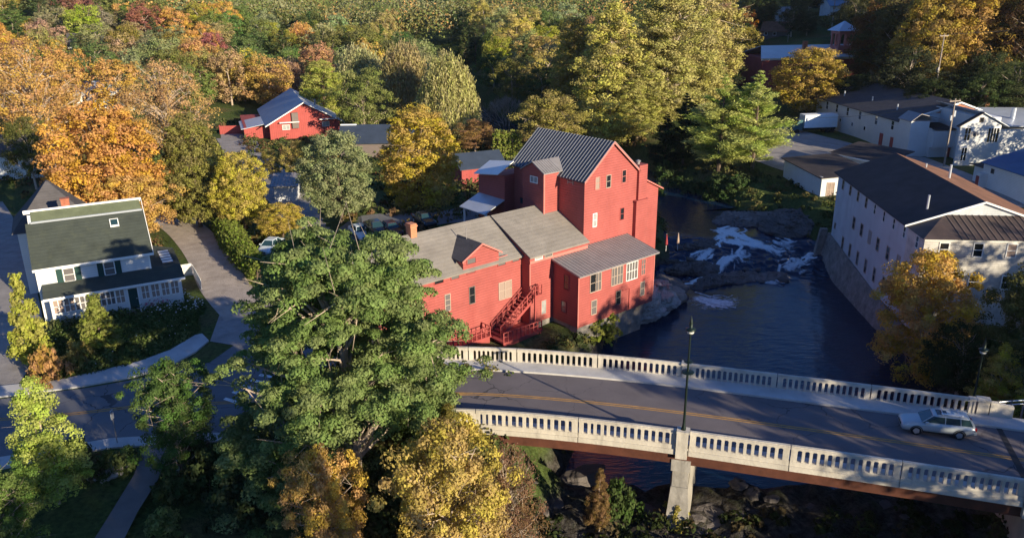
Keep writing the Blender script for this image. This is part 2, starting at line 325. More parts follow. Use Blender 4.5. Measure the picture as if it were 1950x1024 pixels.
# ------------------------------------------------------------------ ground sheet
def axis(a,b,step,far_lo,far_hi,g=1.18):
    r=list(np.arange(a,b+.01,step)); s=step
    while r[-1]<far_hi: s*=g; r.append(r[-1]+s)
    s=step
    while r[0]>far_lo: s*=g; r.insert(0,r[0]-s)
    return np.array(r)
gx=axis(-70,95,.9,-3500,3500); gy=axis(30,185,.9,-1500,5000)
X,Y=np.meshgrid(gx,gy); Zt=terr(X.ravel(),Y.ravel()).reshape(X.shape)
Zt=Zt+.10*np.sin(X*.9+np.sin(Y*.7))*np.sin(Y*1.1)*sstep(3,8,np.abs(Zt)+2)*0.5
nx_,ny_=len(gx),len(gy)
vs=np.stack([X.ravel(),Y.ravel(),Zt.ravel()],1)
ii=np.arange(ny_-1)[:,None]*nx_+np.arange(nx_-1)[None]; ii=ii.ravel()
fc=np.stack([ii,ii+1,ii+nx_+1,ii+nx_],1)
def npmesh(name,v,f,m,var=None,smooth=False):
    me=bpy.data.meshes.new(name); me.vertices.add(len(v)); me.vertices.foreach_set('co',np.asarray(v,np.float32).ravel())
    k=f.shape[1]; me.loops.add(f.size); me.polygons.add(len(f)); me.loops.foreach_set('vertex_index',f.astype(np.int32).ravel())
    me.polygons.foreach_set('loop_start',np.arange(0,f.size,k,dtype=np.int32)); me.polygons.foreach_set('loop_total',np.full(len(f),k,np.int32))
    me.materials.append(MATS[m]); me.update(calc_edges=True)
    if var is not None:
        a=me.attributes.new('var','FLOAT_COLOR','FACE'); a.data.foreach_set('color',np.asarray(var,np.float32).ravel())
    if smooth: me.shade_smooth()
    return me
def ground_mat():
    mt,n,l,b=newmat('grassland'); tc=n.new('ShaderNodeTexCoord')
    def noise(s,d=8,r=.6):
        q=n.new('ShaderNodeTexNoise'); q.inputs['Scale'].default_value=s; q.inputs['Detail'].default_value=d; q.inputs['Roughness'].default_value=r; l.new(tc.outputs['Object'],q.inputs['Vector']); return q
    a=noise(.09); rp=n.new('ShaderNodeValToRGB'); l.new(a.outputs[0],rp.inputs[0])
    e=rp.color_ramp.elements; e[0].position=.35; e[0].color=(.05,.07,.022,1); e[1].position=.66; e[1].color=(.11,.095,.045,1)
    x=e.new(.5); x.color=(.07,.10,.028,1)
    b2=noise(2.5); r2=n.new('ShaderNodeMapRange'); r2.inputs[1].default_value=.3; r2.inputs[2].default_value=.7; r2.inputs[3].default_value=.5; r2.inputs[4].default_value=1.5; l.new(b2.outputs[0],r2.inputs[0])
    sc=n.new('ShaderNodeVectorMath'); sc.operation='SCALE'; l.new(rp.outputs[0],sc.inputs[0]); l.new(r2.outputs[0],sc.inputs['Scale'])
    # bare rock and mud low down by the river
    sx=n.new('ShaderNodeSeparateXYZ'); l.new(tc.outputs['Object'],sx.inputs[0])
    ad=n.new('ShaderNodeMath'); ad.operation='MULTIPLY_ADD'; ad.inputs[1].default_value=3.; l.new(noise(.5).outputs[0],ad.inputs[0]); l.new(sx.outputs[2],ad.inputs[2])
    r3=n.new('ShaderNodeMapRange'); r3.inputs[1].default_value=-4.6; r3.inputs[2].default_value=-3.2; r3.inputs[3].default_value=1; r3.inputs[4].default_value=0; l.new(ad.outputs[0],r3.inputs[0])
    mx=n.new('ShaderNodeMix'); mx.data_type='RGBA'; l.new(r3.outputs[0],mx.inputs['Factor']); l.new(sc.outputs[0],mx.inputs['A'])
    r4=n.new('ShaderNodeValToRGB'); l.new(noise(1.8,10,.7).outputs[0],r4.inputs[0]); r4.color_ramp.elements[0].position=.4; r4.color_ramp.elements[0].color=(.03,.026,.022,1); r4.color_ramp.elements[1].position=.7; r4.color_ramp.elements[1].color=(.13,.12,.11,1)
    l.new(r4.outputs[0],mx.inputs['B']); l.new(mx.outputs['Result'],b.inputs['Base Color']); b.inputs['Roughness'].default_value=.95; b.inputs['Specular IOR Level'].default_value=.1
    bp=n.new('ShaderNodeBump'); bp.inputs['Strength'].default_value=.9; bp.inputs['Distance'].default_value=.25; l.new(noise(5).outputs[0],bp.inputs['Height']); l.new(bp.outputs[0],b.inputs['Normal'])
ground_mat()
g=bpy.data.objects.new('ground',npmesh('ground',vs,fc,'grassland',smooth=True)); COL.objects.link(g); structure(g)
# ------------------------------------------------------------------ river
def water_mat():
    mt,n,l,b=newmat('river_water'); tc=n.new('ShaderNodeTexCoord')
    mp=n.new('ShaderNodeMapping'); mp.inputs['Rotation'].default_value=(0,0,rad(25)); mp.inputs['Scale'].default_value=(.45,1.6,1); l.new(tc.outputs['Object'],mp.inputs[0])
    nz=n.new('ShaderNodeTexNoise'); nz.inputs['Scale'].default_value=1.5; nz.inputs['Detail'].default_value=5; l.new(mp.outputs[0],nz.inputs['Vector'])
    bp=n.new('ShaderNodeBump'); bp.inputs['Strength'].default_value=.55; bp.inputs['Distance'].default_value=.12; l.new(nz.outputs[0],bp.inputs['Height'])
    at=n.new('ShaderNodeAttribute'); at.attribute_name='foam'
    n2=n.new('ShaderNodeTexNoise'); n2.inputs['Scale'].default_value=1.5; n2.inputs['Detail'].default_value=9; n2.inputs['Roughness'].default_value=.78; n2.inputs['Distortion'].default_value=1.2
    mp2=n.new('ShaderNodeMapping'); mp2.inputs['Scale'].default_value=(.8,.8,1); l.new(tc.outputs['Object'],mp2.inputs[0]); l.new(mp2.outputs[0],n2.inputs['Vector'])
    ad=n.new('ShaderNodeMath'); ad.operation='ADD'; l.new(at.outputs['Fac'],ad.inputs[0]); l.new(n2.outputs[0],ad.inputs[1])
    mr=n.new('ShaderNodeMapRange'); mr.inputs[1].default_value=.86; mr.inputs[2].default_value=1.12; l.new(ad.outputs[0],mr.inputs[0])
    mx=n.new('ShaderNodeMix'); mx.data_type='RGBA'; mx.inputs['A'].default_value=(.005,.02,.055,1); mx.inputs['B'].default_value=(.75,.78,.8,1); l.new(mr.outputs[0],mx.inputs['Factor'])
    l.new(mx.outputs['Result'],b.inputs['Base Color'])
    m3=n.new('ShaderNodeMapRange'); m3.inputs[3].default_value=.06; m3.inputs[4].default_value=.8; l.new(mr.outputs[0],m3.inputs[0]); l.new(m3.outputs[0],b.inputs['Roughness'])
    b.inputs['IOR'].default_value=1.33; b.inputs['Specular IOR Level'].default_value=.6
    l.new(bp.outputs[0],b.inputs['Normal'])
water_mat()
WX=np.concatenate([np.arange(-60,15,.6),np.arange(15,48,.16),np.arange(48,75,.6)]); WY=np.concatenate([np.arange(-40,89,.6),np.arange(89,119,.16),np.arange(119,126,.6)]); wx,wy=np.meshgrid(WX,WY)
rng=np.random.RandomState(5)
def fbm(x,y,seed=0,o=4,f=.15):
    r=np.random.RandomState(seed); v=0;a=1
    for i in range(o):
        for k in range(3):
            th=r.rand()*6.28; ph=r.rand()*6.28; v=v+a*np.sin((x*np.cos(th)+y*np.sin(th))*f*(1+.4*r.rand())*6.28+ph)/3
        f*=2.05;a*=.55
    return v
fall=sstep(97.5,113.5,wy+.12*(wx-33)+1.5*fbm(wx,wy,3,3,.05))
wz=-7+2.4*fall
act=4*fall*(1-fall)
wz=wz+act*.35*fbm(wx,wy,7,4,.12)+.02*fbm(wx,wy,9,2,.3)
# foam lies where the falls really break: streaks measured from the photograph
STK=[((1395,455),(1330,500),1.1,.9),((1370,460),(1440,480),1.3,.95),((1390,478),(1480,488),1.2,.9),((1480,478),(1500,480),1,.7),((1400,495),(1325,528),1.0,.95),((1410,490),(1418,500),1.0,.8),((1310,500),(1345,480),.8,.6),((1500,510),(1540,494),1.0,.85),((1460,525),(1475,529),.8,.7),((1335,558),(1385,568),1.5,.8),((1340,575),(1400,558),1.2,.6),((1440,508),(1400,512),.9,.35),((1320,490),(1450,500),3.0,.3),((1310,520),(1360,505),1.3,.5)]
foam=np.zeros(wx.shape)
fz=(wx>14)&(wx<50)&(wy>86)&(wy<121); fx,fy=wx[fz],wy[fz]; ff=np.zeros(fx.shape); fr=np.random.RandomState(21)
for a,b,r,k in STK:
    pa=P(a[0],a[1],-6.2)[:2];pb=P(b[0],b[1],-6.2)[:2]; d=(pb-pa)/max(np.hypot(*(pb-pa)),.1); nn=np.array([-d[1],d[0]])
    dd,_,_=seg_dist(fx,fy,[pa,pb]); ff=np.maximum(ff,k*.74*np.exp(-(dd/(r*1.05))**2))
    for j in range(int(10*r)+5):
        c=pa+(pb-pa)*fr.rand()+nn*fr.normal()*r*.75; an=math.atan2(d[1],d[0])+fr.normal()*.3; L_=.4+1.3*fr.rand(); e=np.array([math.cos(an),math.sin(an)])*L_; m0=c+np.array([-e[1],e[0]])*.25*fr.normal()
        dd,_,_=seg_dist(fx,fy,[c-e,m0,c+e]); ff=np.maximum(ff,(.45+.45*fr.rand())*k*np.exp(-(dd/(.16+.32*fr.rand()))**2))
foam[fz]=ff
wz=wz+foam*.12+act*.18*fbm(wx,wy,13,3,.5)
wv=np.stack([wx.ravel(),wy.ravel(),wz.ravel()],1); nw=len(WX)
ii=(np.arange(len(WY)-1)[:,None]*nw+np.arange(nw-1)[None]).ravel(); wf=np.stack([ii,ii+1,ii+nw+1,ii+nw],1)
dW,_,hW=seg_dist(wx,wy,CH); keep=((dW-hW)<9).ravel()[wf].all(1); wf=wf[keep]
me=npmesh('river',wv,wf,'river_water',smooth=True); at=me.attributes.new('foam','FLOAT','POINT'); at.data.foreach_set('value',foam.ravel().astype(np.float32))
rv=bpy.data.objects.new('river',me); COL.objects.link(rv); structure(rv)
# upper reach of the river behind the mill
UP=np.concatenate([[(31.5,121,6.5),(30.2,125.6,6)],CH[10:]])
um=MB(); 
for i in range(len(UP)-1):
    (x0,y0,h0),(x1,y1,h1)=UP[i],UP[i+1]; d=Vector((x1-x0,y1-y0,0)).normalized(); nn=Vector((-d.y,d.x,0))
for i in range(len(UP)):
    pass
pts=[];
for i in range(len(UP)):
    a=UP[max(i-1,0)];b=UP[min(i+1,len(UP)-1)]; d=Vector((b[0]-a[0],b[1]-a[1],0)).normalized(); nn=Vector((-d.y,d.x,0)); c=Vector((UP[i][0],UP[i][1],-4.62+.004*0)); z=-4.6-.02 if i==0 else -4.6
    pts.append((c+nn*(UP[i][2]+2.5),c-nn*(UP[i][2]+2.5)))
us=MB(); 
for i in range(1,len(pts)-1): us.poly([pts[i][0],pts[i][1],pts[i+1][1],pts[i+1][0]])
uo=us.build('river_upper_reach','river_water'); structure(uo)
# ------------------------------------------------------------------ roads (flat sheets a few mm above each other)
def strip(pts,wd,z=.03):
    """ribbon along pts, widths wd (left,right) per point"""
    L_=[];R_=[]
    n=len(pts)
    for i in range(n):
        a=Vector(pts[max(i-1,0)]);b=Vector(pts[min(i+1,n-1)]); d=(b-a).normalized(); nn=Vector((-d.y,d.x)); p=Vector(pts[i])
        wl,wr=wd[i] if isinstance(wd,list) else wd
        L_.append((*(p+nn*wl),z)); R_.append((*(p-nn*wr),z))
    return L_,R_
def catmull(pts,n=6):
    r=[]; q=[pts[0]]+list(pts)+[pts[-1]]
    for i in range(1,len(q)-2):
        p0,p1,p2,p3=[np.array(k,float) for k in q[i-1:i+3]]
        for j in range(n):
            t=j/n; r.append(.5*((2*p1)+(-p0+p2)*t+(2*p0-5*p1+4*p2-p3)*t*t+(-p0+3*p1-3*p2+p3)*t**3))
    r.append(np.array(pts[-1],float)); return r
def ribbon(name,pts,wl,wr,z,m,n=6):
    c=catmull(pts,n); L_,R_=strip([tuple(p[:2]) for p in c],(wl,wr),z); mb=MB()
    for i in range(len(c)-1): mb.poly([L_[i],R_[i],R_[i+1],L_[i+1]])
    return structure(mb.build(name,m))
def flat(name,pts,z,m):
    mb=MB().poly([(*p[:2],z) for p in pts]); return structure(mb.build(name,m))
def pp(*q): return [P(x,y,0)[:2] for x,y in q]
# bridge axis: far parapet line, everything else is an offset towards the near side
FAR=[(-16,62.1),(-10,62.1),(-4.7,61.85),(.4,61.35),(7.1,60.1),(14,58.35),(20.6,56.4),(27.2,54.4),(35,51.9),(44,49.0),(60,43.8)]
FC=catmull(FAR,8)
_cum=[0.]
for i in range(1,len(FC)): _cum.append(_cum[-1]+float(np.hypot(*(FC[i]-FC[i-1]))))
def fat(s):
    """point and direction at arc length s along the far parapet"""
    i=max(1,min(len(FC)-1,int(np.searchsorted(_cum,s)))); t=(s-_cum[i-1])/(_cum[i]-_cum[i-1]); p=FC[i-1]*(1-t)+FC[i]*t; 
    k0=FC[max(i-2,0)];k1=FC[min(i+1,len(FC)-1)]; d=(k1-k0)/np.hypot(*(k1-k0)); return p,d
def s_of(x,y,off=0.):
    best=None
    for k in range(0,800):
        s=_cum[-1]*k/800; p,d=fat(s); q=p+np.array([d[1],-d[0]])*off; e=np.hypot(q[0]-x,q[1]-y)
        if best is None or e<best[0]: best=(e,s)
    return best[1]
def off(s,d0,z):
    p,d=fat(s); n=np.array([d[1],-d[0]]); q=p+n*d0; return (q[0],q[1],z)
W_BR=10.75
s0=s_of(-4.7,61.8); s1=s_of(36.3,51.5)
def bands(name,sa,sb,d0,d1,z,m,step=2.,th=0):
    mb=MB(); n=max(1,int((sb-sa)/step)); 
    for i in range(n):
        a=sa+(sb-sa)*i/n;b=sa+(sb-sa)*(i+1)/n
        t=[off(a,d0,z),off(a,d1,z),off(b,d1,z),off(b,d0,z)]
        if th: mb.slab(t,th)
        else: mb.poly(t)
    return mb
# carriageway: village road left of the bridge
flat('village_road',pp((-260,905),(-200,800),(0,760),(60,752),(170,738),(300,715),(400,690),(470,640),(492,590),(560,600),(700,640),(860,672))+[(-4.4,60.2),(-4.4,51.6)]+pp((880,800),(700,815),(500,822),(300,832),(200,838),(0,872)),.03,'asphalt')
structure(bands('x',s0-1.2,s_of(44,49),1.95,9.9,.036,'asphalt_bridge').build('bridge_road','asphalt_bridge'))
structure(bands('x',s_of(44,49)-.2,_cum[-1]-.5,.2,10.4,.03,'asphalt').build('east_road','asphalt'))
ribbon('driveway',[P(480,600)[:2],P(430,545)[:2],P(395,480)[:2],P(350,432)[:2],P(300,405)[:2]],2.6,2.4,.038,'dirt')
flat('driveway_mouth',pp((395,560),(500,555),(500,640),(460,660),(400,650),(418,600)),.034,'gravel')
ribbon('side_lane',[P(-60,760)[:2],P(10,650)[:2],P(0,520)[:2],P(-20,430)[:2],P(-40,390)[:2]],2.5,3.0,.033,'gravel')
ribbon('gravel_lane',[P(700,470)[:2],P(610,445)[:2],P(560,395)[:2],P(515,335)[:2],P(465,295)[:2],P(440,262)[:2]],3.0,3.2,.032,'gravel')
flat('barn_yard',pp((425,300),(420,255),(480,250),(500,290),(480,310)),.028,'gravel')

def raised(name,pts,m,z=.15,z0=-.1):
    mb=MB().hexa([(*p[:2],z0) for p in pts],[(*p[:2],z) for p in pts]); return structure(mb.build(name,m,bevel=.02))
wk=pp((-120,748),(0,737),(110,726),(190,708),(265,690),(325,668),(372,640),(385,637),(398,650),(372,672),(320,700),(240,722),(150,738),(60,750),(0,757),(-110,772))
mb=MB()
for i in range(7): mb.hexa([(*wk[i],-.1),(*wk[i+1],-.1),(*wk[14-i],-.1),(*wk[15-i],-.1)],[(*wk[i],.14),(*wk[i+1],.14),(*wk[14-i],.14),(*wk[15-i],.14)])
structure(mb.build('pavement_far_side','concrete_walk'))
raised('pavement_near_side',pp((-100,890),(0,872),(100,856),(210,836),(330,829),(500,822),(500,838),(330,846),(215,854),(100,872),(0,892)),'concrete_walk',.12)
flat('park_path',pp((165,1050),(215,970),(255,905),(272,860),(275,848),(318,848),(322,862),(300,915),(262,975),(225,1050)),.045,'path_pave')
# terrain by the parking lot of the factory
def drape(name,px,m,dz=.06,n=14):
    c=[PT(*q) for q in px]; mb=MB(); a,b,c_,d=c
    G_=[[None]*(n+1) for _ in range(n+1)]
    for i in range(n+1):
        for j in range(n+1):
            p=a.lerp(b,j/n).lerp(d.lerp(c_,j/n),i/n); G_[i][j]=(p.x,p.y,tz(p.x,p.y)+dz)
    for i in range(n):
        for j in range(n): mb.poly([G_[i][j],G_[i][j+1],G_[i+1][j+1],G_[i+1][j]])
    return structure(mb.build(name,m))
drape('car_park',((640,440),(960,385),(985,410),(640,480)),'asphalt',.08)
drape('factory_yard',((1418,300),(1490,238),(1720,300),(1570,350)),'gravel',.12)
drape('factory_lane',((1640,290),(1760,300),(2000,395),(1900,400)),'gravel',.12)
# markings
for d0 in (5.72,5.98):
    structure(bands('y',s0-1,s_of(44,49),d0,d0+.13,.045,'y',1.5).build('centre_line','paint_yellow'))
yl=catmull([P(-60,803)[:2],P(130,789)[:2],P(283,772)[:2],P(400,768)[:2],P(520,764)[:2],P(900,750)[:2]],8)
for sgn in (-.14,.14):
    L_,R_=strip([tuple(p[:2]) for p in yl],(.065+sgn,.065-sgn),.041); mb=MB()
    for i in range(len(yl)-1): mb.poly([L_[i],R_[i],R_[i+1],L_[i+1]])
    structure(mb.build('centre_line','paint_yellow'))
cw=MB()
for (xa,ya),(xb,yb),(xc,yc),(xd,yd) in (((459,737),(463,733),(498,741),(493,745)),((441,748),(446,744),(481,754),(475,759)),((425,761),(430,757),(461,766),(456,771)),((476,726),(480,722),(515,729),(511,734)),((492,716),(496,712),(530,718),(527,722))):
    cw.poly([(*P(*q)[:2],.043) for q in ((xa,ya),(xd,yd),(xc,yc),(xb,yb))])
structure(cw.build('crosswalk','paint_white'))
tb=MB(); q=pp((1895,812),(1905,812),(1962,915),(1947,915)); tb.poly([(*p,.047) for p in q]); structure(tb.build('tar_joint','tar'))
# ------------------------------------------------------------------ bridge
br=thing('road_bridge','long curved concrete road bridge with slotted parapets over the river','bridge',(11,53,0),0)
def bm_(mb,name,m,parent=br,**k):
    o=mb.build(name,m,parent,**k)
    if parent is br: o.location=(-11,-53,0)
    return o
bm_(bands('d',s0-1.5,s1+6,.0,W_BR,-.01,'c',2.,.55),'deck','concrete')
o_=bands('d',s0-1.5,s1+8,.16,1.9,.17,'c',2.,.2); bm_(o_,'pavement','concrete_walk')
o_=bands('d',s0-1.5,s1+8,9.95,10.55,.17,'c',2.,.2); bm_(o_,'kerb','concrete_walk')
for d_ in (.8,3.2,5.6,8.0,W_BR-.45):
    bm_(bands('g',s0-1,s1+2,d_,d_+.35,-.58,'r',2.,.75),'girder','girder_rust')
def parapet(sa,sb,d0,sgn,n,group):
    """one panel: bottom rail, mullions between slots, top rail; sgn=-1 far side, +1 near side"""
    t=.26
    def bx(mb,a,b,z0,z1,e0=0.,e1=0.):
        q=[off(a,d0-e0,0),off(b,d0-e0,0),off(b,d0+t+e1,0),off(a,d0+t+e1,0)]
        mb.hexa([(x,y,z0) for x,y,_ in q],[(x,y,z1) for x,y,_ in q])
    mb=MB(); k=6
    fe0,fe1=(.05,.0) if sgn<0 else (.0,.05)
    for i in range(k):
        a=sa+(sb-sa)*i/k;b=sa+(sb-sa)*(i+1)/k
        bx(mb,a,b,-.50,-.12,fe0*2.4,fe1*2.4); bx(mb,a,b,-.118,.20,fe0*.8,fe1*.8); bx(mb,a,b,1.10,1.27,.05,.05); bx(mb,a,b,1.272,1.33,-.02,-.02)
    L=sb-sa; endw=.32; pitch=(L-2*endw)/n; sw=pitch*.60
    bx(mb,sa+.02,sa+endw+(pitch-sw)/2,.202,1.098); bx(mb,sb-endw-(pitch-sw)/2,sb-.02,.202,1.098)
    for i in range(1,n):
        c=sa+endw+pitch*i; bx(mb,c-(pitch-sw)/2,c+(pitch-sw)/2,.202,1.098)
    # rounded slot heads
    for i in range(n):
        c=sa+endw+pitch*(i+.5)
        bx(mb,c-sw/2,c-sw/2+.05,1.03,1.099); bx(mb,c+sw/2-.05,c+sw/2,1.03,1.099)
    return bm_(mb,'parapet_panel','concrete')
SF=[s_of(*P(x,y,1.25)[:2]) for x,y in ((800,662),(892,661),(985,664),(1140,675),(1307,692),(1480,712),(1660,733),(1858,757))]
for a,b,n in zip(SF[:-1],SF[1:],(9,9,13,13,14,14,14)): parapet(a+(.35 if a==SF[4] else .03),b-(.35 if b==SF[4] else .03),0.,-1,n,None)
NP=[(820,786),(905,790),(1103,801),(1288,824),(1314,828),(1507,849),(1715,876),(1952,909)]
SN=[s_of(*P(x,y,1.1)[:2],W_BR) for x,y in NP]
for i in range(len(SN)-1):
    if i==3: continue
    parapet(SN[i]+.03,SN[i+1]-.03,W_BR-.26,1,(6,14,13,0,12,13,14)[i],None)
SN.append(SN[-1]+7.5); parapet(SN[-2]+.9,SN[-1],W_BR-.26,1,13,None)
def pedestal(s,d0,d1,hw=.42,z0=-.9,z1=1.45):
    mb=MB(); q=[off(s-hw,d0,0),off(s+hw,d0,0),off(s+hw,d1,0),off(s-hw,d1,0)]
    mb.hexa([(x,y,z0) for x,y,_ in q],[(x,y,z1-.14) for x,y,_ in q])
    c=[off(s-hw-.07,d0-.07,0),off(s+hw+.07,d0-.07,0),off(s+hw+.07,d1+.07,0),off(s-hw-.07,d1+.07,0)]
    mb.hexa([(x,y,z1-.138) for x,y,_ in c],[(x,y,z1) for x,y,_ in c]); return bm_(mb,'lamp_pedestal','concrete')
sL=(SN[3]+SN[4])/2; 
pedestal(sL,W_BR-.4,W_BR+.22,.42,-.75,1.40); pedestal(SF[4],-.2,.36,.33,-.9,1.38)
pedestal(SF[7]+.5,-.25,.35,.38,-.9,1.35); 
for k in range(3): pedestal(SF[7]-.25+k*.27-.1,-.06,.32,.06,-.5,1.34)
eb=MB(); a=SF[7]+.95
for i in range(3):
    q=[off(a+i*.5,-.0,0),off(a+i*.5+.5,-.0,0),off(a+i*.5+.5,.35,0),off(a+i*.5,.35,0)]; eb.hexa([(x,y,-.8) for x,y,_ in q],[(x,y,1.22-.08*i) for x,y,_ in q])
bm_(eb,'end_block','concrete')
pedestal(SN[-2]+.42,W_BR-.5,W_BR+.25,.4,-1.2,1.35)
# pier: stepped shaft under the near edge and wall back across the river
def pier(s,hw=.70,zb=-7.4):
    mb=MB()
    def blk(a0,a1,d0,d1,z0,z1,a2=None,a3=None,e=0):
        b=[off(s+a0,d0,z0),off(s+a1,d0,z0),off(s+a1,d1+e,z0),off(s+a0,d1+e,z0)]; t=[off(s+(a0 if a2 is None else a2),d0,z1),off(s+(a1 if a3 is None else a3),d0,z1),off(s+(a1 if a3 is None else a3),d1,z1),off(s+(a0 if a2 is None else a2),d1,z1)]
        mb.hexa(b,t)
    blk(-hw-.3,hw+.3,.2,W_BR-.05,zb,-3.2,-hw+.05,hw-.05,.5); blk(-hw+.1,hw-.1,.2,W_BR-.15,-3.198,-1.9); blk(-hw-.02,hw+.02,.1,W_BR-.02,-1.898,-1.0)
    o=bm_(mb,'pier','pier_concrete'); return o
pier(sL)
for (sa,sb) in ((s0-5,s0+1.2),(s1-1.2,s1+6)):
    q=[off(sa,.1,0),off(sb,.1,0),off(sb,W_BR-.1,0),off(sa,W_BR-.1,0)]; bm_(MB().hexa([(x,y,-8.5) for x,y,_ in q],[(x,y,-.57) for x,y,_ in q]),'abutment','concrete')

# street lamps on the bridge
def street_lamp(p,h,label,arm=1,yaw=0):
    r=thing('street_lamp',label,'street lamp',p,yaw,'green lamps along the bridge')
    MB().lathe([(.17,0),(.17,.12),(.11,.3),(.085,.9),(.075,h*.5),(.055,h-1.35),(.05,h-1.1)],n=10).build('post','lamp_green',r,smooth=True)
    if arm:
        b=MB(); z=h*.52
        b.lathe([(.1,z-.06),(.42,z-.02),(.42,z+.03),(.1,z+.08)],n=14); b.lathe([(.1,z+.72),(.30,z+.75),(.30,z+.79),(.1,z+.82)],n=14); b.build('ring','lamp_green',r)
    l=MB().lathe([(.07,h-1.12),(.3,h-1.0),(.36,h-.9),(.2,h-.84),(.11,h-.8),(.13,h-.5),(.08,h-.3),(.03,h-.1),(.005,h+.05)],n=12).build('lantern','lamp_green',r,smooth=True)
    MB().lathe([(.2,h-1.2),(.24,h-1.1),(.2,h-1.03)],n=12).build('globe','lamp_glass',l,smooth=True)
    return r
p=off(sL,W_BR-.1,1.40); street_lamp(p,8.35,'tall dark green street lamp rising from the pier pedestal mid-bridge')
p=off(SF[4],.05,1.45)
pr_=P(1861,757,1.3); street_lamp((pr_[0],pr_[1]+.4,-.3),6.2,'dark street lamp at the right hand end of the far parapet',0)
# rail and box beyond the bridge end
gr=thing('guard_rail','low steel guard rail beyond the far parapet at the bridge end','guard rail',(*P(1900,772,.5)[:2],-.2))
g1=MB(); o0=Vector(P(1900,772,.7)); o1=Vector(P(1950,768,.7)); o0-=Vector((gr.location.x,gr.location.y,gr.location.z)); o1-=Vector(gr.location)
for dz in (0,.3): g1.tube(o0+Vector((0,0,dz)),o1+Vector((0,0,dz)),.05)
g1.build('rail','metal_pale',gr); 
for t in (0,.5,1): q=o0.lerp(o1,t); MB().tube((q.x,q.y,-.3),(q.x,q.y,1.3),.07).build('post','wood_grey',gr)
# ------------------------------------------------------------------ the red mill building
R=Bld('red_mill','large red clapboard mill with a tall gabled tower beside the river','mill building',(6.79,76.5),39.95,-5)
A=R.add
# lower front annex
A(MB().prism([(0,-3.55),(4.44,-3.55),(4.44,3.12),(0,2.28)],0,0,11.65),'annex_wall','red_siding')
t=[(-.3,-.42,2.24),(12.0,-.42,2.24),(12.0,4.47,3.26),(-.3,4.47,3.26)]
ro=A(MB().slab(t,.14),'annex_roof','metal_grey'); R.ribs(MB(),[(x,y,z+.002) for x,y,z in t],26,.05,.045).build('seam','metal_grey',ro)
A(MB().box((-.12,-.06,-3.6),(.0,0.0,2.2)).box((11.6,-.04,-2.9),(11.72,.1,2.2)).box((-.1,-.03,2.02),(11.7,-.001,2.2)),'corner_board','red_trim')
for a0,a1,z0,z1,pn in ((1.65,2.38,0,1.88,'glass_dark'),(2.45,3.2,0,1.88,'glass_grey')): R.win('w',0,-1,a0,a1,z0,z1,pn,'tan_frame',1 if pn=='glass_grey' else 0,1)
R.win('w',0,-1,4.85,5.6,-.05,1.85,'glass_grey','tan_frame',1,1); R.win('w',0,-1,5.72,6.5,-.05,1.85,'glass_grey','tan_frame',1,1)
R.win('w',0,-1,7.15,8.85,-.05,1.85,'glass_grey','white_frame',3,1)
R.win('w',0,-1,9.55,10.15,.05,1.8,'glass_grey','red_trim',1,2)
R.win('w',0,-1,1.92,2.62,-2.55,-1.05,'glass_grey','tan_frame',0,1); R.win('w',0,-1,5.65,6.3,-2.4,-.95,'glass_dark','dark_frame',0,1); R.win('w',0,-1,9.55,10.15,-2.35,-.85,'glass_grey','tan_frame',0,1)
R.win('u',0,-1,1.5,2.15,.25,1.8,'glass_dark','red_boards',0,1); R.win('u',0,-1,1.82,2.5,-2.4,-1.2,'glass_grey','red_boards',0,1)
A(MB().tube((7.7,-.06,-3.5),(7.7,-.06,-1.0),.05).tube((7.7,-.06,-1.0),(6.6,-.06,-1.0),.04),'drain_pipe','red_boards')
# middle block
A(MB().prism([(3.85,-3.45),(16,-3.45),(16,4.0),(9.85,7.0),(3.85,3.98)],0,-3.26,5.03),'middle_wall','red_siding')
A(MB().slab([(-3.45,3.55,3.99),(5.055,3.55,3.99),(5.055,9.87,7.14),(-3.45,9.87,7.14)],.14).slab([(-3.45,9.87,7.139),(5.055,9.87,7.139),(5.055,16.3,3.98),(-3.45,16.3,3.98)],.14),'middle_roof','shingle_tan')
A(MB().box((-3.26,3.805,3.2),(5.05,3.849,3.5)).box((-3.32,3.80,-3.4),(-3.2,3.849,3.19)),'trim_board','red_trim')
R.win('w',3.85,-1,-2.55,-1.6,3.52,3.88,'head_lamp' if 0 else 'panel_grey','white_frame',0,0); R.win('w',3.85,-1,-1.2,-.2,3.5,3.86,'glass_grey','tan_frame',0,0)
R.win('w',3.85,-1,-1.65,-1.0,-2.75,-1.25,'panel_grey','red_trim',0,0)
# left wing with dormer
A(MB().prism([(5.14,-4.7),(15.5,-4.7),(15.5,3.7),(10.1,6.9),(5.14,3.93)],0,-21.5,-3.262),'wing_wall','red_siding')
A(MB().slab([(-21.8,4.8,3.88),(-3.3,4.8,3.88),(-3.3,10.1,7.05),(-21.8,10.1,7.05)],.14).slab([(-21.8,10.1,7.049),(-3.3,10.1,7.049),(-3.3,15.8,3.65),(-21.8,15.8,3.65)],.14),'wing_roof','shingle_tan')
A(MB().prism([(-10.8,3.6),(-6.35,3.6),(-6.35,5.05),(-8.58,6.22),(-10.8,5.05)],1,5.05,9.4),'dormer_wall','red_siding')
dr=A(MB().slab([(-11.05,4.82,4.96),(-8.58,4.82,6.34),(-8.58,9.4,6.34),(-11.05,9.4,4.96)],.1).slab([(-8.58,4.82,6.338),(-6.1,4.82,4.96),(-6.1,9.4,4.96),(-8.58,9.4,6.338)],.1),'dormer_roof','shingle_dark')  # dark shingle here: the tree shade on the dormer is put into the colour
MB().tube((-8.7,7.2,6.2),(-8.7,7.2,7.4),.045).build('vent_pipe','metal_grey',dr)
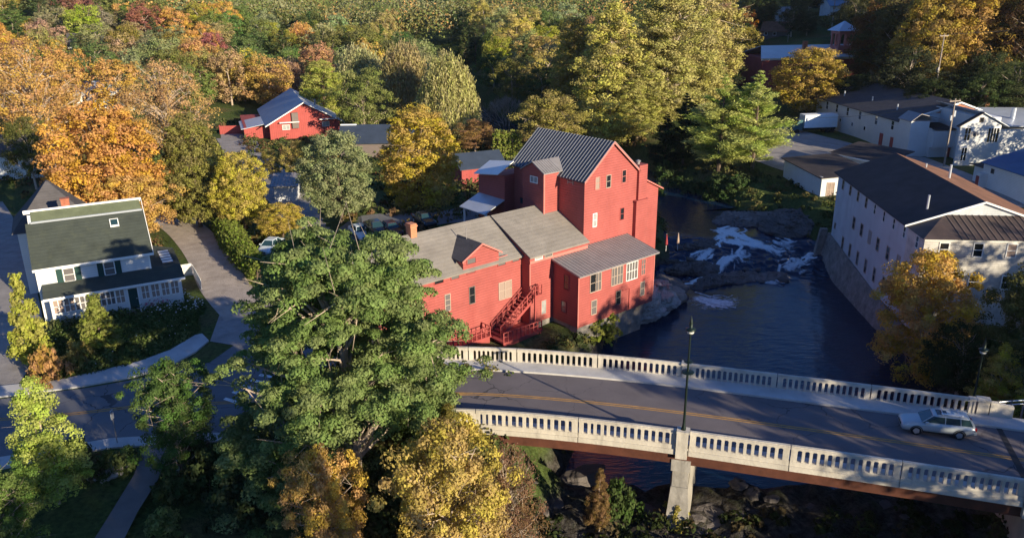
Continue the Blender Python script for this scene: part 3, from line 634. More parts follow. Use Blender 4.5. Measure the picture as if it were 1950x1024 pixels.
A(MB().hexa([(-11.06,4.76,4.80),(-8.58,4.76,6.18),(-8.58,4.815,6.18),(-11.06,4.815,4.80)],[(-11.06,4.76,4.98),(-8.58,4.76,6.37),(-8.58,4.815,6.37),(-11.06,4.815,4.98)]).hexa([(-8.58,4.76,6.18),(-6.09,4.76,4.80),(-6.09,4.815,4.80),(-8.58,4.815,6.18)],[(-8.58,4.76,6.37),(-6.09,4.76,4.98),(-6.09,4.815,4.98),(-8.58,4.815,6.37)]),'barge_board','red_trim')
for a0,a1,z0,z1,pn,q in ((-14.15,-13.15,3.35,3.8,'glass_dark',5.14),(-12.2,-11.3,3.35,3.8,'glass_grey',5.14),(-10.3,-9.3,4.5,5.0,'glass_grey',5.05),(-10.3,-9.3,3.5,3.95,'glass_grey',5.14),(-6.4,-5.45,3.4,3.8,'glass_grey',5.14),(-4.5,-3.6,3.4,3.8,'glass_grey',5.14)):
    R.win('w',q-.0,-1,a0,a1,z0,z1,pn,'red_boards',0,0)
A(MB().box((-6.6,5.04,4.3),(-5.2,5.14,4.36)),'sill_board','red_trim')
R.win('w',5.14,-1,-13.0,-12.45,.3,1.95,'glass_grey','tan_frame',0,2); R.win('w',5.14,-1,-10.05,-9.45,.3,1.98,'glass_dark','dark_frame',0,1)
R.win('w',5.14,-1,-6.3,-5.55,-.25,1.5,'glass_curtain','tan_frame',0,1); R.win('w',5.14,-1,-5.45,-4.7,-.25,1.5,'glass_curtain','tan_frame',0,1)
R.win('w',5.14,-1,-16.4,-15.7,.3,1.95,'glass_dark','tan_frame',0,1); R.win('w',5.14,-1,-19.4,-18.7,.3,1.95,'glass_dark','tan_frame',0,1)
ch=A(MB().box((-13.65,9.6,5.5),(-12.95,10.5,8.15)).box((-13.72,9.53,7.85),(-12.88,10.57,8.0)),'chimney','brick_orange')
# tower
A(MB().prism([(5.06,-3.5),(13.35,-3.5),(13.35,10.42),(9.2,13.95),(5.06,10.42)],1,4.51,16.1),'tower_wall','red_siding')
tl=[(4.78,4.25,10.36),(4.78,16.45,10.36),(9.2,16.45,14.15),(9.2,4.25,14.15)]
ro=A(MB().slab(tl,.13).slab([(9.2,4.25,14.148),(9.2,16.45,14.148),(13.65,16.45,10.34),(13.65,4.25,10.34)],.13),'tower_roof','metal_dark')
R.ribs(MB(),tl,26,.07,.07).build('seam','metal_rib',ro)
R.ribs(MB(),[(13.65,4.25,10.34),(13.65,16.45,10.34),(9.2,16.45,14.148),(9.2,4.25,14.148)],26,.07,.07).build('seam','metal_rib',ro)
A(MB().hexa([(4.78,4.20,10.12),(9.2,4.20,13.92),(9.2,4.247,13.92),(4.78,4.247,10.12)],[(4.78,4.20,10.38),(9.2,4.20,14.18),(9.2,4.247,14.18),(4.78,4.247,10.38)]).hexa([(9.2,4.20,13.92),(13.65,4.20,10.10),(13.65,4.247,10.10),(9.2,4.247,13.92)],[(9.2,4.20,14.18),(13.65,4.20,10.36),(13.65,4.247,10.36),(9.2,4.247,14.18)]),'barge_board','red_trim')
R.win('w',4.51,-1,6.68,7.3,9.25,10.55,'glass_curtain','red_trim',0,1); R.win('w',4.51,-1,8.4,9.0,9.2,10.5,'glass_dark','tan_frame',0,1); R.win('w',4.51,-1,10.88,11.45,9.35,10.7,'glass_dark','red_trim',0,1)
R.win('w',4.51,-1,6.45,6.98,5.15,6.55,'panel_grey','white_frame',0,1); R.win('w',4.51,-1,10.82,11.35,5.1,6.4,'glass_dark','red_boards',0,1)
R.win('u',5.06,-1,14.2,15.0,6.0,6.7,'glass_teal','red_boards',0,0)
A(MB().box((5.0,7.0,9.72),(5.055,7.1,10.28)).box((5.0,6.2,9.72),(5.055,6.3,10.28)).box((5.0,6.3,9.9),(5.055,7.0,9.98)),'wall_bracket','tan_frame')
# bay on the tower's left side
A(MB().prism([(8.47,5.9),(11.95,5.9),(11.95,10.95),(10.2,11.85),(8.47,10.95)],0,2.81,5.055),'bay_wall','red_siding')
ro=A(MB().slab([(2.6,8.22,10.93),(5.9,8.22,10.93),(7.1,10.2,12.0),(2.6,10.2,12.0)],.1).slab([(2.6,10.2,11.998),(7.1,10.2,11.998),(5.9,12.2,10.93),(2.6,12.2,10.93)],.1),'bay_roof','metal_grey')
R.ribs(MB(),[(2.6,8.22,10.932),(5.0,8.22,10.932),(5.0,10.2,12.002),(2.6,10.2,12.002)],7,.04,.04).build('seam','metal_grey',ro)
R.win('u',2.81,-1,9.5,10.6,9.7,10.3,'panel_grey','white_frame',1,0)
A(MB().box((2.76,8.42,5.9),(2.808,8.56,10.9)).box((2.81,8.42,5.9),(2.95,8.466,10.9)),'corner_board','red_trim')
# clad chimney stack at the right of the tower and the block behind it
ch=A(MB().box((13.37,4.2,6.9),(14.75,5.6,10.95)).box((12.95,4.05,-3.5),(14.9,5.5,6.85)).box((12.85,3.95,6.851),(15.0,5.6,6.98)),'chimney_stack','red_siding')
MB().lathe([(.18,10.95),(.18,11.2),(.3,11.25),(.3,11.33),(.05,11.45)],(13.9,4.9,0),12).build('flue','metal_grey',ch)
A(MB().prism([(13.36,-3.8),(18.0,-3.8),(18.0,7.55),(13.36,9.75)],1,5.2,14),'rear_wall','red_siding')
A(MB().slab([(13.37,4.9,9.98),(18.6,4.9,7.45),(18.6,14.3,7.45),(13.37,14.3,9.98)],.16),'rear_roof','red_trim')
A(MB().box((14.2,5.1,3.1),(15.0,5.19,5.2)),'shutter','red_trim')
# rear block and little porch
A(MB().prism([(16.11,-.5),(21,-.5),(21,8.6),(16.11,9.3)],0,3.6,12),'rear_block_wall','red_siding')
A(MB().slab([(2.6,16.11,9.6),(5.05,16.11,10.8),(5.05,20.6,10.2),(2.6,20.6,9.0)],.1),'canopy','white_trim')
A(MB().slab([(.6,16.12,5.2),(3.6,16.12,6.4),(3.6,21,6.4),(.6,21,5.2)],.1),'porch_roof','metal_pale')
A(MB().box((.9,16.3,-.5),(1.1,16.5,5.15)).box((.9,20.4,-.5),(1.1,20.6,5.15)),'porch_post','white_trim')
# foundations
A(MB().box((-3.2,3.95,-7.6),(.3,8,-3.46)),'foundation','stone_wall'); 
A(MB().hexa([(6.4,.85,-8),(10.55,.85,-8),(10.55,6,-8),(6.4,6,-8)],[(6.4,.65,-3.56),(11.3,.65,-3.56),(11.3,6,-3.56),(6.4,6,-3.56)]),'foundation','rock')
A(MB().box((0.1,.2,-5.5),(6.39,4,-3.56)),'foundation','stone_wall')
# stairs and decks in front of the wing
st=MB()
N=13; a=Vector((-2.6,4.1,.0)); b=Vector((-7.4,4.1,-3.4))
for k in range(N):
    t=k/(N-1); p=a.lerp(b,t); st.box((p.x-.2,3.55,p.z-.05),(p.x+.2,4.9,p.z))
for y in (3.5,4.95): st.hexa([(-2.4,y-.03,-.4),(-2.4,y+.03,-.4),(-7.6,y+.03,-3.9),(-7.6,y-.03,-3.9)],[(-2.4,y-.03,.0),(-2.4,y+.03,.0),(-7.6,y+.03,-3.55),(-7.6,y-.03,-3.55)])
so_=A(st,'staircase','red_boards')
def rail(mb,p0,p1,h=1.0,n=6):
    p0=Vector(p0);p1=Vector(p1)
    for z in (h,h*.55): mb.tube(p0+Vector((0,0,z)),p1+Vector((0,0,z)),.045,n=5)
    for k in range(n+1): q=p0.lerp(p1,k/n); mb.box((q.x-.05,q.y-.05,q.z),(q.x+.05,q.y+.05,q.z+h+.03))
    return mb
for y in (3.5,4.95): rail(MB(),(-2.5,y,.0),(-7.5,y,-3.45),1.0,7).build('handrail','red_boards',so_)
dk=A(MB().box((-3.27,3.0,-.12),(-2.3,5.1,0)).box((-8.2,2.2,-3.7),(-2.9,5.1,-3.56)).box((-14.5,3.6,-3.2),(-8.6,5.1,-3.06)).box((-3.3,3.0,-4.8),(-3.15,3.15,-.1)).box((-8.1,2.3,-5.6),(-7.95,2.45,-3.7)).box((-3.2,2.3,-5.6),(-3.05,2.45,-3.7)),'deck','red_boards')
for a_,b_1,n1 in (((-8.1,2.3,-3.56),(-3.0,2.3,-3.56),9),((-14.4,3.7,-3.06),(-8.7,3.7,-3.06),10),((-8.7,3.78,-3.06),(-8.7,5.0,-3.06),2),((-3.25,3.05,0),(-2.3,3.05,0),2)): rail(MB(),a_,b_1,1.0,n1).build('handrail','red_boards',dk)
# boards closing the deck below
A(MB().box((-14.4,3.75,-4.9),(-8.7,3.8,-3.2)).box((-8.0,2.42,-5.4),(-3.1,2.47,-3.75)),'skirt_board','red_boards')
# ------------------------------------------------------------------ white farmhouse on the left
H=Bld('farmhouse','white farmhouse with dark green shingle roof, glazed porch and green shutters','house',(-32.84,74.89),28.97,-.3)
A=H.add
A(MB().prism([(2.2,-.5),(10,-.5),(10,8.4),(7.0,9.35),(2.2,5.3)],0,-12.2,-2.4),'wall','white_siding')
A(MB().slab([(-12.45,1.85,5.36),(-2.0,1.85,5.36),(-2.0,6.1,8.76),(-12.45,6.1,8.76)],.14),'roof','shingle_green')
A(MB().slab([(-11.9,6.09,8.84),(-2.15,6.09,8.84),(-2.15,7.25,9.6),(-11.9,7.25,9.6)],.09).hexa([(-11.9,7.2,8.9),(-2.15,7.2,8.9),(-2.15,11,8),(-11.9,11,8)],[(-11.9,7.26,9.6),(-2.15,7.26,9.6),(-2.15,11,8.6),(-11.9,11,8.6)]),'upper_roof','shingle_green_lit')
A(MB().box((-12.5,7.27,9.42),(-1.95,7.42,9.78)),'ridge_board','white_trim'); A(MB().hexa([(-12,6.02,8.72),(-2.1,6.02,8.72),(-2.1,6.08,8.8),(-12,6.08,8.8)],[(-12,6.0,8.86),(-2.1,6.0,8.86),(-2.1,6.08,8.9),(-12,6.08,8.9)]),'flashing','metal_pale')
A(MB().box((-12.45,1.80,5.14),(-2.0,1.846,5.38)).hexa([(-2.0,1.8,5.16),(-1.95,1.8,5.16),(-1.95,7.2,9.5),(-2.0,7.2,9.5)],[(-2.0,1.8,5.38),(-1.95,1.8,5.38),(-1.95,7.2,9.72),(-2.0,7.2,9.72)]),'fascia','white_trim')
A(MB().box((-12.26,2.14,-.3),(-12.1,2.19,5.2)).box((-2.5,2.14,3.5),(-2.34,2.19,5.2)),'corner_board','white_trim')
sk=A(MB().hexa([(-5.25,4.75,7.72),(-4.45,4.75,7.72),(-4.45,5.45,8.28),(-5.25,5.45,8.28)],[(-5.25,4.72,7.84),(-4.45,4.72,7.84),(-4.45,5.42,8.40),(-5.25,5.42,8.40)]),'skylight','white_trim'); MB().poly([(-5.17,4.8,7.915),(-4.53,4.8,7.915),(-4.53,5.35,8.355),(-5.17,5.35,8.355)]).build('pane','glass_teal',sk)
for c in (-9.55,-6.05):
    H.win('w',2.2,-1,c-.42,c+.42,3.72,4.95,'glass_grey','white_frame',0,1)
    for sx in (-1,1):
        A(MB().box((c+sx*.78-.26,2.13,3.62),(c+sx*.78+.26,2.19,5.02)),'shutter','green_shutter')
A(MB().box((-11.5,0,-.5),(0,2.19,2.9)).box((-2.39,2.2,-.5),(-.02,8.2,2.9)),'porch_wall','white_siding')
pr0=[(-11.95,-.3,3.06),(.35,-.3,3.06),(.35,2.2,3.72),(-11.95,2.2,3.72)]
A(MB().slab(pr0,.1).hexa([(-2.38,2.2,3.62),(.35,2.2,3.62),(.6,10.2,3.0),(-2.38,10.2,3.9)],[(-2.38,2.2,3.74),(.35,2.2,3.72),(.6,10.2,3.12),(-2.38,10.2,4.0)]),'porch_roof','shingle_green')
A(MB().box((-11.98,-.36,2.86),(.36,-.304,3.08)),'porch_fascia','white_trim')
sk=A(MB().box((-1.25,3.0,3.70),(-.15,7.6,3.80)),'roof_light','glass_dark' if 0 else 'shingle_dark')
for k in range(5): MB().box((-1.2,3.1+k*.92,3.801),(-.2,3.1+k*.92+.55,3.84)).build('slat','white_trim',sk)
for a0,a1,pn in ((-11.25,-10.45,'glass_curtain'),(-10.32,-9.55,'glass_curtain'),(-9.42,-8.68,'glass_grey'),(-8.55,-7.8,'glass_grey'),(-7.67,-6.9,'glass_grey'),(-6.77,-6.1,'glass_grey'),(-5.95,-5.25,'glass_curtain'),(-3.68,-3.05,'glass_curtain'),(-2.8,-2.12,'glass_curtain'),(-1.87,-1.22,'glass_curtain'),(-1.0,-.35,'glass_curtain')):
    H.win('w',0,-1,a0,a1,1.45,2.72,pn,'white_frame',1,1,.08)
    MB().box((a0+.05,-.028,1.48),(a1-.05,-.018,2.0)).build('lower_sash','glass_dark',list(H.root.children)[-1]) if 0 else None
d=A(MB().box((-4.88,-.07,.62),(-4.08,-.0,2.68)),'door','green_shutter'); MB().lathe([(.04,0),(.05,.05),(.02,.08)],(-4.2,-.1,1.6),8).build('handle','metal_pale',d)
A(MB().box((-5.0,-.05,.6),(-4.89,-.001,2.8)).box((-4.07,-.05,.6),(-3.96,-.001,2.8)).box((-4.88,-.05,2.69),(-4.08,-.001,2.8)),'door_frame','white_trim')
sb=MB(); 
for k in range(5): sb.box((-5.15,-.45-.3*(k+1)+.3,-.5),(-3.85,-.45-.3*k+.3-.002,.55-.19*k))
A(sb,'steps','wood_grey')
ch=A(MB().box((-9.15,7.6,8.2),(-8.4,8.35,10.35)).box((-9.2,7.55,10.352),(-8.35,8.4,10.45)),'chimney','brick')
# rear ell with hipped roof
A(MB().box((-13.6,11.5,-.5),(-6.6,18,6.6)),'ell_wall','white_siding')
A(MB().hexa([(-14.1,11.1,6.61),(-6.1,11.1,6.61),(-6.1,18.5,6.61),(-14.1,18.5,6.61)],[(-10.3,14.5,11.0),(-10.1,14.5,11.0),(-10.1,15.2,11.0),(-10.3,15.2,11.0)]),'ell_roof','shingle_dark')
# white picket screen behind, right
fn=thing('picket_fence','white lattice garden fence at the right end of the farmhouse','fence',tuple(H.W(.6,9.2,0)),28.97); fn.scale=(.8,.8,.8)
fm=MB()
for k in range(26): fm.box((-2.2+k*.16,-.02,0),(-2.2+k*.16+.1,.02,1.7))
fm.box((-2.25,.021,.3),(2,.06,.42)); fm.box((-2.25,.021,1.3),(2,.06,1.42)); fm.build('pickets','white_trim',fn)
fm=MB()
for k in range(34): fm.box((1.98,-.2-k*.2,0),(2.02,-.2-k*.2-.12,1.55))
fm.box((2.021,-7,1.2),(2.06,-.1,1.3)); fm.build('pickets','white_trim',fn)
# ------------------------------------------------------------------ white riverside mill on the right
Mi=Bld('white_mill','long white three storey mill standing on a stone wall in the river','mill building',(42.13,87.01),-95.11,-5)
A=Mi.add
A(MB().prism([(0,-4),(14.3,-4),(14.3,6.2),(7.15,8.55),(0,6.2)],0,-18.3,6.4),'wall','weathered_white')
A(MB().box((6.401,.0,-4),(10.72,14.3,6.0)),'front_wall','weathered_boards')
A(MB().slab([(-18.8,-.5,6.13),(6.62,-.5,6.13),(6.62,7.15,8.75),(-18.8,7.15,8.75)],.12),'roof_slope','roof_black')
A(MB().slab([(-18.8,7.15,8.748),(6.62,7.15,8.748),(6.62,14.9,6.1),(-18.8,14.9,6.1)],.12),'roof_slope','roof_rust')  # same roof as above: the sun on this side is put into the brown
A(MB().hexa([(6.63,-.5,5.95),(6.70,-.5,5.95),(6.70,7.15,8.57),(6.63,7.15,8.57)],[(6.63,-.5,6.15),(6.70,-.5,6.15),(6.70,7.15,8.78),(6.63,7.15,8.78)]).hexa([(6.63,7.15,8.57),(6.70,7.15,8.57),(6.70,14.9,5.93),(6.63,14.9,5.93)],[(6.63,7.15,8.78),(6.70,7.15,8.78),(6.70,14.9,6.13),(6.63,14.9,6.13)]),'barge_board','white_trim')
ro=A(MB().hexa([(6.42,-.3,5.95),(11.05,-.3,5.95),(11.05,14.6,5.95),(6.42,14.6,5.95)],[(6.42,3.3,7.25),(6.43,3.3,7.25),(6.43,11.0,7.25),(6.42,11.0,7.25)]),'lower_roof','roof_brown')
sm=MB()
for k in range(22):
    w_=.2+k*.66; top=(6.44,min(max(w_,3.4),10.9),7.26); f_=1.0 if 3.3<w_<11 else None
    if f_: sm.hexa([(11.05,w_-.03,5.96),(11.05,w_+.03,5.96),(6.45,w_+.03,7.25),(6.45,w_-.03,7.25)],[(11.05,w_-.03,6.01),(11.05,w_+.03,6.01),(6.45,w_+.03,7.31),(6.45,w_-.03,7.31)])
sm.build('seam','seam_lit',ro)
A(MB().box((10.721,-.02,5.75),(10.76,14.32,5.94)).box((-18.2,-.05,5.9),(6.38,-.001,6.08)),'trim_board','white_trim')
for k in range(8): u=-15.95+3.08*k; Mi.win('w',0,-1,u-.28,u+.28,4.5,5.62,'glass_dark','white_frame' if k>3 else 'tan_frame',0,1,.09)
Mi.win('w',0,-1,8.8,9.4,4.5,5.65,'glass_dark','white_frame',0,1,.09)
for u,pn in ((-10.0,'glass_dark'),(-7.0,'glass_dark'),(-4.0,'panel_grey'),(-1.2,'glass_dark'),(2.05,'glass_dark'),(5.2,'panel_grey')): Mi.win('w',0,-1,u-.38,u+.38,.85,2.25,pn,'tan_frame',0,1,.09)
for k in range(8): u=-13.15+3.05*k; Mi.win('w',0,-1,u-.3,u+.3,-2.85,-1.3,'glass_dark','tan_frame',0,1,.09)
Mi.win('w',0,-1,-17.3,-16.8,-1.2,-.5,'glass_dark','tan_frame',0,0)
for a0 in (1.55,4.82,8.0,11.1):
    Mi.win('u',10.72,1,a0,a0+.82,4.2,5.5,'glass_dark' if a0!=8.0 else 'glass_curtain','white_frame',0,1,.1)
    Mi.win('u',10.72,1,a0+.1,a0+.92,.82,2.15,'glass_dark','white_frame',0,1,.1)
vp=A(MB().tube((3.9,2.6,6.8),(3.9,2.6,8.7),.13),'vent_pipe','metal_pale')
A(MB().tube((-8,9.6,7.6),(-8,9.6,9.5),.14).tube((-12,8.4,8.2),(-12,8.4,8.8),.1),'vent_pipe','metal_pale')
sw=thing('river_wall','dark stone retaining wall carrying the white mill above the water','wall',tuple(Mi.W(-5,0,-8.5)),-95.11)
w0=MB(); base=[(-19.5+5,-1.6,0),(3+5,-1.1,0),(20+5,1.2,0),(20+5,2.5,0),(3+5,1.2,0),(-19.5+5,1.5,0)]; top=[(-19+5,-.25,6.1),(3+5,-.22,4.35),(20+5,1.9,2.6),(20+5,2.5,2.6),(3+5,1.2,4.35),(-19+5,1.5,6.1)]
w0.hexa([base[0],base[1],base[4],base[5]],[top[0],top[1],top[4],top[5]]); w0.hexa([base[1],base[2],base[3],base[4]],[top[1],top[2],top[3],top[4]])
w0.hexa([(-14.6,-2.2,0),(-13.6,-2.2,0),(-13.6,-1,0),(-14.6,-1,0)],[(-14.6,-1.2,6.6),(-13.9,-1.2,6.6),(-13.9,-.3,6.6),(-14.6,-.3,6.6)])
w0.build('masonry','stone_wall',sw)
# ------------------------------------------------------------------ white factory beyond
Fa=Bld('factory','long low white factory with dark roof and white sunlit gable beyond the yard','factory',(71.91,149.99),-85.2,-.6)
A=Fa.add
A(MB().prism([(0,-.6),(20.2,-.6),(20.2,5.9),(11,9.0),(0,5.9)],0,-33.5,1.2),'wall','white_siding')
A(MB().slab([(-34,-.45,5.78),(1.5,-.45,5.78),(1.5,11,9.15),(-34,11,9.15)],.12).slab([(-34,11,9.148),(1.5,11,9.148),(1.5,20.6,5.78),(-34,20.6,5.78)],.12),'roof','shingle_dark')
A(MB().hexa([(1.51,-.45,5.6),(1.6,-.45,5.6),(1.6,11,8.95),(1.51,11,8.95)],[(1.51,-.45,5.82),(1.6,-.45,5.82),(1.6,11,9.2),(1.51,11,9.2)]).hexa([(1.51,11,8.95),(1.6,11,8.95),(1.6,20.6,5.6),(1.51,20.6,5.6)],[(1.51,11,9.2),(1.6,11,9.2),(1.6,20.6,5.82),(1.51,20.6,5.82)]),'barge_board','white_trim')
A(MB().prism([(6.6,7.2),(15.6,7.2),(11,8.75)],0,1.201,1.32),'gable_panel','brick_orange')
for k,u in enumerate((-28.2,-23.6,-18.8,-13.6,-7.2,-1.2)):
    Fa.win('w',0,-1,u-.45,u+.45,3.9,5.45,'glass_dark','white_frame',0,1,.1)
for u in (-21.5,-16.3,-11.2): Fa.win('w',0,-1,u-.35,u+.35,2.1,2.8,'glass_dark','white_frame',0,0,.08)
Fa.win('w',0,-1,-31.6,-28.6,.9,2.3,'glass_dark','tan_frame',1,0)
A(MB().box((-5.2,-.08,.0),(-4.0,-.0,2.6)),'door','fabric_red' if 0 else 'red_boards'); A(MB().box((-1.3,-.08,.0),(-.3,-.0,2.5)),'door','red_boards')
for u,w_ in ((-27,3),(-17,4),(-6,3.2)): A(MB().tube((u,w_,6.5),(u,w_,7.9),.15),'vent_pipe','metal_pale')
# projecting bay and open loading link
A(MB().prism([(-.3,-.6),(2.4,-.6),(2.4,7.0),(1.2,7.9),(-.3,6.6)],0,1.33,5.2) if 0 else MB().box((1.33,-.3,-.6),(5.2,3.2,6.4)),'bay_wall','white_siding')
A(MB().slab([(1.2,-.6,6.45),(5.6,-.6,6.45),(5.6,1.2,7.8),(1.2,1.2,7.8)],.1).slab([(1.2,1.2,7.798),(5.6,1.2,7.798),(5.6,5.8,6.6),(1.2,5.8,6.6)],.1),'bay_roof','metal_grey')
A(MB().box((1.4,3.21,-.6),(6.2,14.5,5.2)),'link_wall','white_siding'); A(MB().slab([(1.3,3.22,5.5),(7.2,3.22,5.22),(7.2,15.2,5.22),(1.3,15.2,5.5)],.14),'link_roof','roof_black')
A(MB().box((6.201,3.21,1.9),(7.0,14.4,4.9)),'gallery_wall','white_siding')
A(MB().box((6.21,6.6,-.2),(6.3,7.8,2.2)),'door','red_boards'); Fa.win('u',7.0,1,11.4,12.5,3.2,4.3,'glass_dark','white_frame',0,0); Fa.win('u',7.0,1,9.0,9.8,3.4,4.3,'glass_dark','white_frame',0,0)
A(MB().box((-6,20.5,5),(-5.2,21.3,10.2)),'chimney','brick_orange')
# white gabled building with pale roof at the right edge
Gb=Bld('gabled_workshop','white two storey workshop with pale metal roof at the right edge','building',(76.63,136.86),3,-.6)
A=Gb.add
A(MB().prism([(0,-.6),(7.2,-.6),(7.2,6.9),(3.5,9.0),(0,7.0)],1,0,.4).box((3.4,.41,-.6),(7.19,14,8.2)),'wall','white_siding')
A(MB().slab([(-.5,-.4,6.85),(3.5,-.4,9.2),(3.5,.5,9.2),(-.5,.5,6.85)],.14),'roof_slope','roof_black')
A(MB().slab([(3.5,-.4,9.198),(9,-.4,6.3),(22,5,6.3),(22,14.4,8.6),(3.5,14.4,9.198)][:4] and [(3.5,-.4,9.198),(8.4,-.4,6.7),(8.4,14.4,6.7),(3.5,14.4,9.198)],.14).slab([(8.41,1.0,6.6),(24,1.0,6.0),(24,14.4,7.6),(8.41,14.4,7.9)],.14),'roof_slope','metal_pale')
A(MB().box((7.21,1.2,-.6),(24,13.8,5.9)),'side_wall','white_siding')
Gb.win('w',0,-1,.9,1.9,4.4,6.5,'glass_dark','white_frame',1,1,.1); Gb.win('w',0,-1,5.0,6.9,4.0,6.4,'glass_dark','white_frame',3,0,.1); Gb.win('w',0,-1,.9,1.8,.9,3.1,'glass_dark','white_frame',1,1,.1); Gb.win('w',0,-1,3.2,3.8,7.5,8.2,'glass_dark','dark_frame',0,0)
A(MB().box((2.0,-.12,5.0),(2.9,-.0,5.9)).tube((2.9,-.5,5.5),(2.9,-.02,5.5),.3),'wall_fan','metal_grey')
A(MB().tube((13,6,7.0),(13,6,8.9),.4,.4,10),'roof_vent','metal_pale')
Bl=Bld('blue_roofed_shed','white shed with bright blue metal roof below the workshop','shed',(73.22,121.29),-85,-.5)
A=Bl.add
A(MB().box((-1,0,-.5),(10.5,12,3.6)),'wall','white_siding')
A(MB().slab([(-1.3,-.5,3.75),(11,-.5,3.75),(11,6,5.6),(-1.3,6,5.6)],.1).slab([(-1.3,6,5.598),(11,6,5.598),(11,13,3.7),(-1.3,13,3.7)],.1),'roof','metal_azure')
Bl.win('w',0,-1,.9,1.5,2.5,3.1,'glass_dark','dark_frame',0,0)
A(MB().box((-4.5,1.0,-.5),(-1.01,5,2.6)),'annex_wall','white_siding'); A(MB().slab([(-4.9,.3,2.75),(-1.2,.3,2.75),(-1.2,5.2,2.95),(-4.9,5.2,2.95)],.12),'annex_roof','roof_black')
A(MB().box((-.7,-1.2,-.4),(.3,-.0,2.2)),'door_porch','white_siding'); A(MB().box((-.6,-1.25,-.3),(.1,-1.201,1.8)),'door','red_boards')
# pale shed with dark flat roof below the yard, and the low dark roof beside it
Sh=Bld('grey_shed','low grey shed with flat dark roof behind the white mill','shed',(47.99,121.46),-84,-1.9)
A=Sh.add
A(MB().box((-13.6,0,-1.9),(0,8.5,1.75)),'wall','white_siding'); A(MB().slab([(-14.1,-.4,1.95),(.5,-.4,1.7),(.5,9,2.3),(-14.1,9,2.5)],.14),'roof','roof_black')
Sh.win('u',0,1,1.0,2.1,-1.3,.8,'glass_curtain','tan_frame',1,1,.1)
Sk=Bld('low_outbuilding','low outbuilding with sagging black roof touching the mill roof','shed',tuple(P(1668,325,.5)[:2]),-60,-1.5)
Sk.add(MB().box((-9,0,-1.5),(1,7,1.9)),'wall','white_siding'); Sk.add(MB().slab([(-9.5,-.5,2.0),(1.5,-.5,2.0),(1.5,7.5,3.2),(-9.5,7.5,3.2)],.14),'roof','roof_black'); Sk.add(MB().box((-9.6,-.56,1.78),(1.5,-.501,2.02)),'fascia','white_trim')
# ------------------------------------------------------------------ barn and village buildings behind
Bn=Bld('red_barn','red board barn with steep grey metal roof at the head of the gravel lane','barn',tuple(P(516,267,0)[:2]),20,-.3)
A=Bn.add
A(MB().prism([(0,-.3),(14.4,-.3),(14.4,3.3),(7.2,7.3),(0,3.3)],1,0,25),'wall','barn_red')
ro=A(MB().slab([(-.9,-.8,3.0),(7.2,-.8,7.5),(7.2,26,7.5),(-.9,26,3.0)],.15),'roof_slope','tin_shaded')  # shaded side of one grey roof: the shade is put into the colour
ro=A(MB().slab([(7.2,-.8,7.498),(15.3,-.8,3.0),(15.3,26,3.0),(7.2,26,7.498)],.15),'roof_slope','tin_white')  # sunlit side of the same roof: the sun is put into the whiter tin
A(MB().hexa([(-.9,-.86,2.8),(7.2,-.86,7.3),(7.2,-.81,7.3),(-.9,-.81,2.8)],[(-.9,-.86,3.03),(7.2,-.86,7.53),(7.2,-.81,7.53),(-.9,-.81,3.03)]).hexa([(7.2,-.86,7.3),(15.3,-.86,2.8),(15.3,-.81,2.8),(7.2,-.81,7.3)],[(7.2,-.86,7.53),(15.3,-.86,3.03),(15.3,-.81,3.03),(7.2,-.81,7.53)]),'barge_board','white_trim')
A(MB().box((-5,3,-.3),(-.01,22,2.4)),'side_shed_wall','barn_red'); A(MB().slab([(-5.6,2.5,2.2),(-.9,2.5,3.0),(-.9,14,3.0),(-5.6,14,2.2)],.1),'side_shed_roof','metal_pale')
A(MB().box((4.6,-.5,2.2),(5.9,-.0,5.4)),'hay_door','dark_frame'); A(MB().box((2.0,-.9,3.45),(6.0,-.01,3.6)).box((10.2,-.9,3.7),(13.5,-.01,3.85)),'ledge','white_trim')
Bn.win('w',0,-1,2.6,4.0,2.0,2.9,'panel_grey','white_frame',1,0); Bn.win('w',0,-1,10.8,12.2,2.2,3.1,'panel_grey','white_frame',1,0)
A(MB().tube((10.5,8,5),(10.5,8,6.9),.16),'vent_pipe','metal_grey')
rf=Bld('red_fence','red board fence at the far end of the gravel lane','fence',tuple(P(420,256,0)[:2]),6,0)
rf.add(MB().box((0,0,0),(5,.12,1.8)),'boards','barn_red'); rf.add(MB().box((-.1,-.06,0),(.1,-.001,2)).box((4.9,-.06,0),(5.1,-.001,2)),'post','barn_red')
Lo=Bld('low_dark_building','low building with dark blue shingle roof behind the round trees','building',tuple(P(650,300,0)[:2]),2,-.2)
Lo.add(MB().box((0,0,-.2),(13.5,8,2.8)),'wall','dark_frame'); Lo.add(MB().slab([(-.5,-.6,2.7),(14,-.6,2.7),(14,4.2,5.4),(-.5,4.2,5.4)],.12).slab([(-.5,4.2,5.398),(14,4.2,5.398),(14,8.6,2.7),(-.5,8.6,2.7)],.12),'roof','roof_navy'); Lo.add(MB().box((-.4,4.0,5.3),(2.6,4.4,5.5)),'ridge_vent','white_trim')
Sd=Bld('dark_red_shed','small dark red shed with blue black roof under the trees','shed',tuple(P(880,352,0)[:2]),25,-.2)
Sd.add(MB().prism([(0,-.2),(6,-.2),(6,2.6),(3,4.3),(0,2.6)],0,0,7.5),'wall','red_boards'); Sd.add(MB().slab([(-.4,-.4,2.5),(7.9,-.4,2.5),(7.9,3,4.5),(-.4,3,4.5)],.1).slab([(-.4,3,4.498),(7.9,3,4.498),(7.9,6.4,2.5),(-.4,6.4,2.5)],.1),'roof','roof_navy')
Sd.win('w',0,-1,3.6,4.4,1.0,1.9,'glass_dark','dark_frame',0,0)
Sw=Bld('white_garage','little white garage with ribbed grey roof beside the yellow maple','garage',tuple(P(524,384,0)[:2]),8,-.1)
